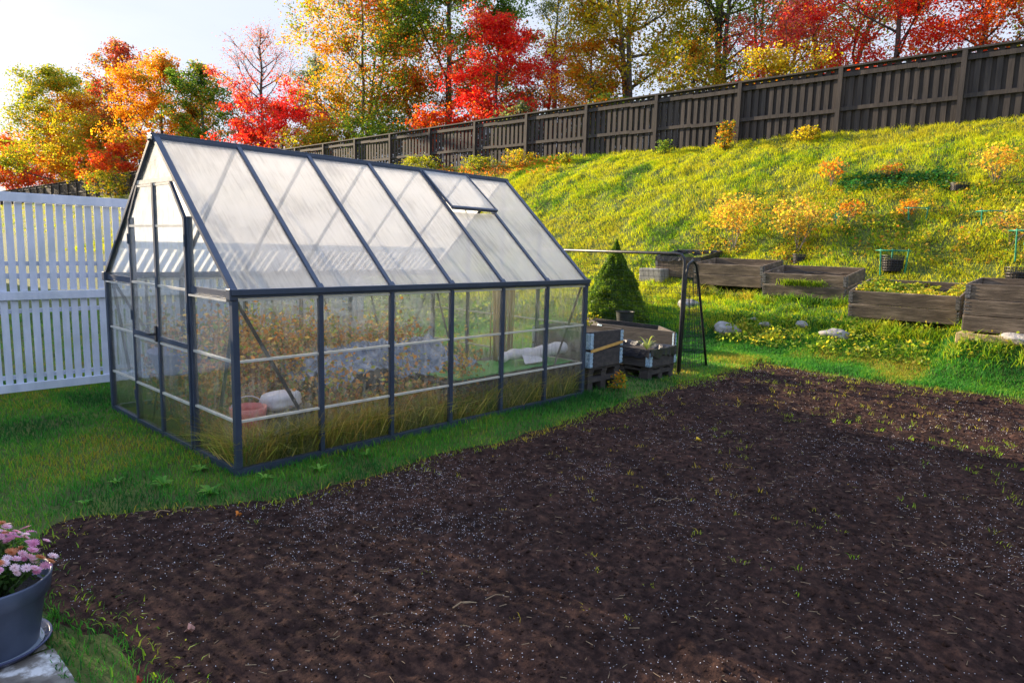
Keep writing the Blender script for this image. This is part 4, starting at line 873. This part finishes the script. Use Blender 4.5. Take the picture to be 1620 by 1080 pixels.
# understorey behind the fence
US = [(18.6, 29.5, 3.6, 5.0, 'olive', 'dark shrub under the slender grey trunks behind the fence'), (18.6, 23.5, 3.6, 4.6, 'green', 'dark green shrub behind the fence below the tall green and rust tree'),
      (18.8, 19.6, 3.0, 3.4, 'redorange', 'rusty shrub behind the fence left of the bushy red tree'), (19.5, 11.2, 2.7, 3.0, 'green', 'green shrub behind the fence under the large yellow maple'),
      (19.5, 37.8, 4.4, 4.0, 'redorange', 'reddish shrub behind the fence left of the wide bright red tree'), (19, 47.5, 4.5, 6, 'redorange', 'rust red shrub behind the fence at the greenhouse peak'),
      (18.8, 15.2, 2.6, 2.6, 'grey', 'pale green shrub behind the fence below the open grey green tree'), (20, 6.9, 2.6, 2.6, 'olive', 'olive shrub behind the fence under the dark trunks'),
      (20, 2.2, 2.2, 4.0, 'redorange', 'low rusty shrub behind the fence under the scarlet maple'), (18.4, 69, 5.2, 7.5, 'orange', 'orange shrub behind the fence above the white fence')]
for i, (x, y, h, w, pal, lab) in enumerate(US):
    tree('shrub', x, y, h, w, pal, 400+i*5, lab, 'shrub', cb=.02, dens=.8, leaf=.12*(1+max(0, y-25)/45), nlimb=9, trunk_r=.05, stems=2, group='shrubs behind the dark fence', clump=.5)
# shrubs on the slope in front of the fence
SH = [(15.3, 16.9, .85, 1.8, 'olive', 'green yellow shrub in front of the dark fence just above the greenhouse roof'), (15.3, 13.6, .60, 1.4, 'olive', 'low green shrub at the dark fence, second right of the greenhouse roof'),
      (15.3, 11.7, .72, 1.4, 'yellow', 'yellow green shrub at the dark fence, third right of the greenhouse roof'), (15.5, 6.3, .5, .55, 'green', 'small round green shrub against the dark fence'),
      (15.5, 4.5, .85, .55, 'mixgo', 'upright red and green shrub against the dark fence'), (15.5, 2.35, .45, .8, 'yellow', 'low yellow shrub against the dark fence to the right'),
      (15.3, 9.7, .42, .5, 'olive', 'tiny olive sprig at the foot of the dark fence'), (15.2, 51.4, 2.2, 4.6, 'olive', 'green shrub above the white fence left of the greenhouse peak')]
for i, (x, y, h, w, pal, lab) in enumerate(SH):
    tree('shrub', x, y, h, w, pal, 500+i*5, lab, 'shrub', cb=.02, dens=.75, leaf=.055 if y < 20 else .14, nlimb=9, trunk_r=.02, stems=3, group='shrubs on the slope at the dark fence', clump=.42)
GP = [(11.27, 2.04, 1.05, 1.15, 'gold', 'large golden shrub with tan stems above the black lined bed'), (11.25, .75, .95, 1.35, 'gold', 'wide yellow golden shrub above the bed with hoses'),
      (13.3, .95, .55, .6, 'orange', 'small orange shrub high on the slope, left of the green patches'), (13.4, -.15, .36, .5, 'orange', 'little orange shrub high on the slope between two dark green patches'),
      (13.1, -1.95, .70, .8, 'gold', 'leafy orange shrub high on the slope near the right edge'), (12.2, -.8, .36, .38, 'orange', 'small rust coloured shrub in the middle of the planted slope'),
      (11.5, -2.5, .62, .95, 'gold', 'yellow shrub on the slope at the right edge behind the nearest bed'), (12.0, .1, .4, .5, 'orange', 'small orange sprig right of the wide yellow golden shrub')]
PALS['gold'] = [((.62,.44,.05),.40),((.60,.30,.04),.25),((.40,.40,.05),.25),((.32,.20,.07),.1)]
for i, (x, y, h, w, pal, lab) in enumerate(GP):
    h *= 1.15; w *= 1.1
    tree('garden_shrub', x, y, h, w, pal, 600+i*5, lab, 'shrub', cb=.30, dens=.42, leaf=.055, nlimb=7, trunk_r=.010, stems=6, trunk='twig_m' if False else 'bark_grey', group='golden shrubs planted on the slope', clump=.38)

# conifer
rs = np.random.RandomState(77)
cf = empty('dwarf_conifer', (8.0, 2.62, tz1(8, 2.62)-.05), 0, 'small cone shaped green conifer behind the greenhouse', 'conifer')
MB().tube([(0,0,0),(0,0,.9)], [.05,.01], 8).build('trunk', M['bark'], cf)
n = 60000; t = rs.rand(n)**1.5; a = rs.rand(n)*6.283; Rr = .63*(1-t)**.84*(1+.10*np.sin(a*3+t*9)+.12*(vn(np.cos(a)*3+5, np.sin(a)*3+5, t*9, 3)-.5)*2)
Rr = Rr*np.clip(1.06-.5*t**3, .4, 1); rad = Rr*(1-.22*rs.rand(n)**2)*(.86+.28*(vn(np.cos(a)*5+9, np.sin(a)*5+9, t*16, 8))); Pn = np.stack([rad*np.cos(a), rad*np.sin(a), .04+1.42*t+rs.randn(n)*.015], 1)
V, F = leaves(Pn, rs.uniform(.022, .05, n), rs, aspect=.4); u = rs.rand(n)*.5+.5*vn(Pn[:, 0]*6, Pn[:, 1]*6, Pn[:, 2]*6, 5)
c = pal_pick([((.05,.11,.016),.4),((.12,.21,.022),.4),((.25,.33,.035),.25)], u, n, rs)
np_mesh('crown', V, F, M['leaf'], cf, col=np.repeat(c, 4, 0))

# ---------------------------------------------------------------- planters beside the greenhouse
def pallet(name, x0, x1, y0, y1, h, label, mt='bed_dark', z0=0):
    r = empty(name, ((x0+x1)/2, (y0+y1)/2, z0), 0, label, 'pallet', 'pallets under the planters'); hx, hy = (x1-x0)/2, (y1-y0)/2
    for k in range(4): yy = -hy+.05+k*(2*hy-.1)/3; MB().box(-hx, hx, yy-.05, yy+.05, h-.022, h).build('deck_board', M[mt], r, bevel=.003)
    for xx in (-hx+.05, 0, hx-.05):
        MB().box(xx-.045, xx+.045, -hy, hy, h-.045, h-.024).build('cross_board', M[mt], r)
        for yy in (-hy+.07, 0, hy-.07): MB().box(xx-.045, xx+.045, yy-.06, yy+.06, .022, h-.047).build('block', M[mt], r, bevel=.004)
    for xx in (-hx+.05, 0, hx-.05): MB().box(xx-.045, xx+.045, -hy, hy, 0, .020).build('skid', M[mt], r)
    for yy in (-hy+.04,): MB().box(-hx, hx, yy-.035, yy+.035, h*.42, h*.42+.05).build('front_slat', M[mt], r)
    return r
pallet('pallet', 3.80, 4.38, .02, .82, .265, 'dark pallet under the tall planter at the greenhouse corner')
pallet('pallet', 4.92, 5.50, -.02, .78, .155, 'dark pallet under the low planter beside the goal frame')
bgp = 'dark wooden planters beside the greenhouse'
bedA = collar_bed('planter_box', 3.78, 4.38, .0, .80, .268, 2, 'tall dark planter of two stacked collars at the greenhouse corner', 'bed_dark', soilz=.34, group=bgp)
bedB = collar_bed('planter_box', 4.90, 5.50, -.04, .76, .158, 1, 'low single collar planter with a spiky plant beside the goal frame', 'bed_dark', soilz=.14, liner=True, group=bgp)
bedC = collar_bed('planter_box', 0, 0, 0, 0, .11, 2, 'wide slanting dark planter behind the low one with the spiky plant', 'bed_dark', skew=[(5.78,.13),(6.30,.70),(6.30,1.95),(5.78,1.33)], soilz=.20, group=bgp)
bo = MB().bar((0,-.007,.205), (.58,-.007,.265), .008, .03, (0,0,1)).build('paint_stripe', noise_mat('ochre_paint', [(.3,(.5,.25,.05)),(.7,(.65,.38,.1))], 12, bump=.1), bedA, loc=(-.29,-.4,-.02))
pk = MB().lathe([(.001,0),(.11,0),(.14,.24),(.15,.26),(.135,.26),(.11,.03),(.001,.03)], 24).build('plant_pot', M['mesh_pot'], loc=(7.05, 1.75, .3)); tag(pk, 'black plastic plant pot between the wide planter and the conifer', 'pot')
def rosette(name, x, y, z, n, L, wd, pal, label, cat='plant', up=.6, seed=1, group=None, mt='blade'):
    rs = np.random.RandomState(seed); V = []; Fq = []; c = []
    for k in range(n):
        a = k*2.4+rs.uniform(-.3, .3); l = L*rs.uniform(.6, 1.1); u = up*rs.uniform(.5, 1.2); sd_ = np.array([-math.sin(a), math.cos(a), 0]); b0 = len(V)
        col = np.array(pal[rs.randint(len(pal))])*rs.uniform(.75, 1.2)
        for i in range(6):
            t = i/5; p = np.array([math.cos(a)*l*t, math.sin(a)*l*t, l*u*(t*1.4-t*t*.9)]); w_ = wd*math.sin(math.pi*(.08+.90*t))*(1+.35*(i % 2)*(mt != 'spike'))
            V += [p-sd_*w_, p+np.array([0,0,-.15*w_]), p+sd_*w_]; c += [col]*3
        for i in range(5):
            for j in (0, 1): Fq.append((b0+i*3+j, b0+i*3+j+1, b0+i*3+j+4, b0+i*3+j+3))
    o = np_mesh(name, np.array(V), [np.array(Fq)], M['blade'], col=np.array(c), loc=(x, y, z)); return tag(o, label, cat, group)
rosette('spiky_plant', 5.15, .16, .33, 14, .17, .009, [(.30,.36,.10)], 'small spiky pale green plant in the low planter', up=1.6, seed=3)
tree('leafy_plant', 3.98, .30, .24, .36, 'olive', 900, 'green leafy plant growing out of the tall planter', 'plant', cb=.02, dens=.8, leaf=.035, nlimb=6, trunk_r=.006, stems=3, group=None, clump=.5, base=.66)
tree('leafy_plant', 4.15, -.12, .28, .22, 'yellow', 905, 'yellow green weed standing in front of the tall planter', 'plant', cb=.1, dens=.5, leaf=.03, nlimb=6, trunk_r=.005, stems=2, group=None, clump=.5, base=0)

# goal frame
gl_ = empty('goal_frame', (5.65, 0, 0), 0, 'dark metal football goal with a net beside the planters', 'goal')
fr = MB(); r0 = .020
fr.tube([(0,0,0),(0,0,.75),(0,0,1.36),(-.0,.012,1.43),(0,.05,1.475),(0,.12,1.485),(0,2.75,1.485)], r0, 10)
fr.build('front_frame', M['steel_dark'], gl_, smooth=True)
sdp = MB(); sdp.tube([(.03,0,.0),(.045,0,.8),(.05,0,1.22),(.10,0,1.36),(.20,.0,1.405),(.29,.0,1.35),(.35,.0,1.22),(.55,0,.62),(.74,0,.02)], r0*.85, 10); sdp.build('side_frame', M['steel_dark'], gl_, smooth=True)
nt_ = MB()
def back_x(z): return .30+(.44)*(1-z/1.36)
for k in range(1, 24):
    z = k*.057; nt_.tube([(.06, 0, z), ((.06+back_x(z))/2, .02*math.sin(k), z-.012), (back_x(z), 0, z)], .0030, 3)
for k in range(1, 11):
    u = k/11; nt_.tube([(.06+(.68)*u, .0, .03), (.06+(.45)*u, .015*math.sin(k*2), .7), (.07+.24*u, 0, 1.37)], .0030, 3)
nt_.build('side_net', M['net'], gl_)
nb_ = MB()
for k in range(1, 20):
    z = k*.07; nb_.tube([(back_x(z), .0, z), (back_x(z)+.02, 1.3, z-.03), (back_x(z), 2.7, z)], .0020, 3)
for k in range(1, 34): yy = k*.08; nb_.tube([(.74, yy, .02), (.52, yy, .68), (.30, yy, 1.37)], .0020, 3)
nb_.build('back_net', M['net'], gl_)

# ---------------------------------------------------------------- details on the slope
def rock(x, y, s, sq, label, seed, mt='stone', rz=0):
    bm = bmesh.new(); bmesh.ops.create_icosphere(bm, subdivisions=4, radius=1)
    for v in bm.verts:
        p = v.co.copy(); k = 1+.45*(float(vn(p.x*1.3+seed, p.y*1.3, p.z*1.3, seed))-.5)+.16*(float(vn(p.x*4+seed, p.y*4, p.z*4, seed))-.5)
        v.co = Vector((p.x*s*k, p.y*s*sq[0]*k, p.z*s*sq[1]*k))
    me = bpy.data.meshes.new('rock'); bm.to_mesh(me); bm.free(); me.materials.append(M[mt]); me.polygons.foreach_set('use_smooth', [True]*len(me.polygons))
    o = bpy.data.objects.new('rock', me); o.location = (x, y, tz1(x, y)+s*sq[1]*.35); o.rotation_euler = (.1, .15, rz); link(o); tag(o, label, 'rock', 'rocks at the foot of the slope')
rock(8.15, .56, .18, (1.15, .62), 'smooth pale boulder on the lawn right of the goal frame', 3)
rock(8.25, -1.0, .155, (1.25, .58), 'pale flat boulder below the strawberry bed', 5)
rock(8.35, .05, .09, (1, .6), 'small grey stone between the two pale boulders', 7)
rock(8.45, -.45, .085, (1, .8), 'small tan stone half hidden in grass below the bed with hoses', 9)
rock(8.05, -3.18, .17, (1.4, .5), 'large pale boulder at the right edge below the nearest bed', 11)
rock(8.9, 1.65, .16, (1.2, .7), 'weathered boulder seen through the goal net', 13)
rock(8.5, .3, .06, (1, .6), 'tiny reddish stone beside the smooth pale boulder', 15)
cb_ = MB().box(-.17, .17, -.25, .25, -.1, .2).build('concrete_block', M['concrete'], bevel=.015, loc=(10.15, 3.15, tz1(10.15, 3.15)+.02)); tag(cb_, 'grey concrete block left of the black lined bed', 'block')
sl = MB().box(-.06, .25, -.55, .6, -.08, .05).build('timber_sill', M['reed'], bevel=.008, loc=(8.02, -3.1, .565)); tag(sl, 'pale timber sill under the nearest raised bed', 'timber')
# plants in beds
def foliage_clump(name, x0, x1, y0, y1, z, n, pal, label, leaf=.05, seed=1, hh=.1, cat='plants', kind='stuff'):
    rs = np.random.RandomState(seed); Pn = np.stack([rs.uniform(x0, x1, n), rs.uniform(y0, y1, n), np.zeros(n)], 1)
    hgt = np.clip(fbm(Pn[:, 0], Pn[:, 1], 4, 2, seed)*1.6-.3, .05, 1)*hh
    base = tz(Pn[:, 0], Pn[:, 1]) if z is None else (z(Pn[:, 0]) if callable(z) else z); k = fbm(Pn[:, 0], Pn[:, 1], 3, 2, seed+2) > .40; Pn[:, 2] = base+hgt*rs.rand(n); Pn = Pn[k]; n = len(Pn)
    V, F = leaves(Pn, leaf*rs.uniform(.5, 1.3, n), rs, upb=1); c = pal_pick(pal, rs.rand(n)*.6+.4*fbm(Pn[:, 0], Pn[:, 1], 2.2, 2, seed+9), n, rs)*(1+.25*(rs.rand(n, 1)*2-1))
    return tag(np_mesh(name, V, F, M['leaf'], col=np.clip(np.repeat(c, 4, 0), 0, 1)), label, cat, kind=kind)
YO = [((.10,.20,.02),.3),((.30,.33,.03),.3),((.50,.36,.04),.22),((.50,.16,.02),.12)]
foliage_clump('strawberry_leaves', 8.70, 9.50, -2.34, -1.08, lambda x: .955+(x-8.65)*.176, 3600, YO, 'yellowing strawberry leaves filling the second raised bed', .05, 31, .13)
foliage_clump('ground_cover', 7.75, 8.6, -4.0, .6, None, 5200, [((.06,.15,.02),.3),((.22,.30,.03),.4),((.42,.36,.04),.25),((.40,.16,.03),.08)], 'leafy weeds along the foot of the raised beds', .05, 32, .22)
foliage_clump('ground_cover', 11.0, 13.2, -3.6, 2.9, None, 9000, [((.07,.14,.02),.3),((.25,.28,.03),.3),((.52,.33,.04),.22),((.40,.15,.04),.2)], 'mixed weeds and low autumn plants on the planted terraces', .055, 33, .16)
foliage_clump('ground_cover', 12.9, 13.5, -1.3, .75, None, 2600, [((.02,.11,.03),.6),((.05,.17,.04),.4)], 'dark green leafy patches high on the slope', .06, 34, .22)
foliage_clump('ground_cover', 14.6, 15.6, 9.5, 18, None, 4200, [((.2,.27,.03),.4),((.55,.22,.03),.3),((.5,.1,.03),.15),((.1,.17,.02),.2)], 'orange and green low plants below the dark fence', .07, 35, .3)
foliage_clump('ground_cover', 4.4, 9.0, 4.2, 9.5, None, 3000, [((.07,.16,.02),.5),((.25,.3,.03),.4),((.55,.2,.05),.1)], 'leafy garden plants behind the white fence', .09, 36, .5)
foliage_clump('ground_cover', 9.0, 15.6, -4.5, 10.5, None, 16000, [((.05,.14,.02),.35),((.16,.30,.03),.4),((.40,.40,.04),.25)], 'small broad leaved weeds spread through the slope grass', .05, 37, .10)
# hoses over the third bed
for k, (ya, yb) in enumerate(((.35, -.05), (.0, -.35))):
    pts = [(9.54, ya, 1.05), (9.60, ya-.02, 1.21), (9.8, (ya+yb)/2+.05, 1.24), (10.2, yb, 1.19), (10.46, yb-.05, 1.22), (10.52, yb-.08, 1.1)]
    tag(MB().tube(pts, .006, 6).build('irrigation_hose', M['mesh_pot'], smooth=True), ['thin black hose over the left half of the third raised bed', 'thin black hose over the right half of the third raised bed'][k], 'hose', 'hoses over the third raised bed')
# mesh pots and green support rings
def mesh_pot(x, y, r, h, label):
    z = tz1(x, y)-.02; mb = MB()
    for k in range(7): zz = .02+h*k/6; rr_ = r*(.85+.15*k/6); mb.tube([(rr_*math.cos(a), rr_*math.sin(a), zz) for a in np.linspace(0, 2*math.pi, 25)], .0045, 4, cap=False)
    for k in range(22):
        a = 2*math.pi*k/22; mb.tube([(r*.85*math.cos(a), r*.85*math.sin(a), .0), (r*math.cos(a+.25), r*math.sin(a+.25), h+.02)], .004, 4)
        mb.tube([(r*.85*math.cos(a), r*.85*math.sin(a), .0), (r*math.cos(a-.25), r*math.sin(a-.25), h+.02)], .004, 4)
    root = empty('mesh_pot', (x, y, z), 0, label, 'pot', 'black mesh pots on the slope'); mb.build('mesh_wall', M['mesh_pot'], root)
    MB().lathe([(.001,h*.85),(r*.88,h*.80),(r*.82,.0),(.001,0)], 20).build('soil', M['bed_soil'], root)
mesh_pot(11.0, .62, .11, .16, 'black mesh pot at the foot of the wide yellow golden shrub')
mesh_pot(10.80, -1.0, .17, .24, 'black mesh pot inside the green support ring')
mesh_pot(13.05, -1.42, .16, .13, 'low black mesh pot high on the slope')
mesh_pot(10.5, -2.75, .17, .26, 'black mesh pot at the right edge behind the nearest raised bed')
def ring(x, y, r, h, label, z=None, rings=1):
    root = empty('plant_support', (x, y, tz1(x, y)-.02), 0, label, 'plant support', 'green plant support rings')
    for k in range(rings): MB().tube([(r*math.cos(a), r*math.sin(a), h) for a in np.linspace(0, 2*math.pi, 33)], .010, 6, cap=False).build('hoop', M['green_plastic'], root, smooth=True)
    for a in (2.6, 4.4, .3): MB().tube([(r*math.cos(a), r*math.sin(a), h+.03), (r*.86*math.cos(a), r*.86*math.sin(a), -.05)], .012, 6).build('leg', M['green_plastic'], root)
ring(10.78, -1.0, .26, .36, 'green plant support ring around the black mesh pot behind the strawberry bed')
ring(12.25, -.95, .2, .16, 'green support ring beside the small rust coloured shrub')
ring(12.1, -2.1, .22, .18, 'green support ring on the upper terrace towards the right edge')
ring(11.2, -2.75, .26, .42, 'green support ring around the yellow shrub at the right edge')
ps = MB().box(-.004, .004, -.045, .045, .0, .09); ps.box(-.004, .004, -.01, .01, -.2, 0); o = ps.build('plant_label', M['green_plastic'], loc=(11.9, .32, tz1(11.9, .32)+.15)); tag(o, 'small plain green plant tag beside the wide yellow golden shrub', 'plant tag')
# lawn weeds near the greenhouse
WD = [(-.42, .12, .11), (-.28, -.22, .12), (-.62, .35, .08), (.42, -.28, .10), (.08, -.20, .09), (-.15, .25, .10), (.85, -.20, .08), (-.85, .1, .07), (1.9, -.22, .06), (3.75, -.25, .07)]
WL = ['broad dandelion weed left of the greenhouse front corner', 'large dandelion weed in front of the greenhouse front corner', 'flat dandelion weed on the lawn before the greenhouse door', 'bright weed under the second greenhouse wall panel from the corner',
      'toothed weed right beside the greenhouse corner post', 'leafy weed at the greenhouse base beside the door', 'small weed at the soil edge below the first wall post', 'pale weed at the lawn edge furthest from the greenhouse corner', 'tiny weed below the middle of the long greenhouse wall', 'weed at the far corner of the greenhouse near the tall planter']
for i, ((x, y, L_), lab) in enumerate(zip(WD, WL)): rosette('dandelion', x, y, .005, 15, L_*.72, L_*.085, [(.08,.26,.03),(.13,.33,.05),(.20,.38,.06)], lab, 'weed', .95, 40+i, 'weeds in the lawn beside the greenhouse')
st = MB().lathe([(.001,0),(.06,0),(.07,.012),(.001,.016)], 16).build('stepping_disc', M['concrete'], loc=(-1.05, 1.75, .03)); tag(st, 'small pale blue grey disc lying in the lawn left of the greenhouse', 'disc')

# ---------------------------------------------------------------- flower pot
PX, PY = -1.52, -1.26
sa = empty('plant_saucer', (PX, PY, .012), 0, 'dark blue round saucer under the grey flower pot', 'saucer')
MB().lathe([(.001,0),(.15,0),(.172,.022),(.182,.032),(.178,.036),(.168,.030),(.148,.010),(.001,.010)], 64).build('dish', M['saucer'], sa, smooth=True)
MB().lathe([(.001,.018),(.155,.018)], 48).build('water', M['wet'], sa)
fp = empty('flower_pot', (PX, PY, .022), 0, 'large grey plastic flower pot on the paving', 'flower pot')
MB().lathe([(.001,.0),(.132,.0),(.138,.006),(.170,.195),(.175,.198),(.186,.202),(.194,.262),(.195,.268),(.189,.270),(.185,.262),(.176,.205),(.169,.20),(.165,.20)], 72).build('pot_wall', M['pot'], fp, smooth=True)
MB().lathe([(.001,.205),(.10,.207),(.174,.200)], 32).build('soil', M['bed_soil'], fp, smooth=True)
ch = empty('chrysanthemum', (PX, PY, .24), 0, 'pink chrysanthemum in full bloom in the grey flower pot', 'flowers')
rs = np.random.RandomState(88)
st = MB(); LPs = []; FL = []
for k in range(46):
    a = rs.rand()*6.283; r = .17*rs.rand()**.6; h = .17*(1-(r/.23)**2)+.03*rs.rand(); e = Vector((math.cos(a)*r*1.15, math.sin(a)*r*1.15, h+.02)); st.tube([(math.cos(a)*r*.35, math.sin(a)*r*.35, -.015), (math.cos(a)*r*.8, math.sin(a)*r*.8, h*.55), e], [.003, .0025, .0018], 5); FL.append((e, a))
    for j in range(26): t = rs.uniform(.15, .95); LPs.append(np.array([e.x*t, e.y*t, e.z*t])+rs.randn(3)*.018)
st.build('stems', noise_mat('green_stem', [(.3,(.05,.11,.03)),(.7,(.09,.17,.04))], 20, bump=.1), ch, smooth=True)
LPs = np.array(LPs); V, F = leaves(LPs, rs.uniform(.018, .042, len(LPs)), rs, aspect=.6); c = jit((.055,.13,.03), len(LPs), rs, .4); np_mesh('foliage', V, F, M['leaf'], ch, col=np.repeat(c, 4, 0))
V = []; F = []; cc = []
def bloom(c, nrm, R_, col, rs):
    nrm = Vector(nrm).normalized(); a0 = nrm.orthogonal().normalized(); b0 = nrm.cross(a0)
    for ringi, (np_, rl, tilt) in enumerate(((14, 1.0, .25), (12, .8, .6), (9, .55, 1.1), (6, .3, 1.8))):
        for k in range(np_):
            t = 2*math.pi*(k+rs.rand()*.5)/np_; d = a0*math.cos(t)+b0*math.sin(t); s = nrm.cross(d); dd = (d+nrm*tilt*.55).normalized(); L_ = R_*rl; w_ = R_*.13; i = len(V)
            V.extend([tuple(c+d*R_*.08-s*w_*.4), tuple(c+d*R_*.08+s*w_*.4), tuple(c+dd*L_*.75+s*w_), tuple(c+dd*L_+nrm*L_*.06), tuple(c+dd*L_*.75-s*w_)]); F.append((i, i+1, i+2, i+3, i+4))
            q = np.array(col)*rs.uniform(.8, 1.15); cc.extend([q]*5)
for e, a in FL:
    for k in range(3):
        col = [(.68,.34,.52),(.75,.48,.62),(.60,.24,.42),(.78,.60,.70)][rs.randint(4)] if rs.rand() > .15 else (.55,.22,.10)
        c = e+Vector((rs.randn()*.022, rs.randn()*.022, rs.randn()*.010+.005)); bloom(c, (e.x*3+rs.randn()*.2, e.y*3+rs.randn()*.2, 1), rs.uniform(.014, .022), col, rs)
np_mesh('blossoms', np.array(V), [np.array(F)], M['petal'], ch, col=np.clip(np.array(cc), 0, 1))['kind'] = 'stuff'

# ---------------------------------------------------------------- unseen house, added left of the view to cast long shade over the garden
HX0, HX1, HY0, HY1, HE, HR = -22, 1.35, 24, 32, 5.6, 8.4
hs = empty('house', ((HX0+HX1)/2, (HY0+HY1)/2, 0), 0, 'pale timber house with dark pitched roof, unseen, added beyond the left edge of the view to shade the garden', 'house'); hx, hy = (HX1-HX0)/2, (HY1-HY0)/2
w = MB(); w.box(-hx, hx, -hy, hy, -.2, HE)
w.add([(-hx,-hy,HE+.002),(-hx,hy,HE+.002),(-hx,0,HR-.1),(hx,-hy,HE+.002),(hx,hy,HE+.002),(hx,0,HR-.1)], [(0,1,2),(3,5,4),(0,2,5,3),(1,4,5,2),(0,3,4,1)]); w.build('wall', M['wall'], hs)
r_ = MB(); r_.bar((0,-hy-.35,HE-.16), (0,.0,HR+.02), hx*2+.3, .14, (0,-1,1)); r_.bar((0,hy+.35,HE-.16), (0,0.,HR+.02), hx*2+.3, .14, (0,1,1)); r_.build('roof', M['roof'], hs)
for k in range(7):
    for zf in (.9, 3.3):
        xw = -hx+1.8+k*3.2; f = MB(); f.box(xw-.62, xw+.62, -hy-.04, -hy-.004, zf, zf+.08); f.box(xw-.62, xw+.62, -hy-.04, -hy-.004, zf+1.32, zf+1.4); f.box(xw-.62, xw-.54, -hy-.04, -hy-.004, zf+.081, zf+1.319); f.box(xw+.54, xw+.62, -hy-.04, -hy-.004, zf+.081, zf+1.319)
        wn = f.build('window', M['white_paint'], hs); MB().box(xw-.538, xw+.538, -hy-.02, -hy-.006, zf+.082, zf+1.318).build('pane', M['window'], wn)
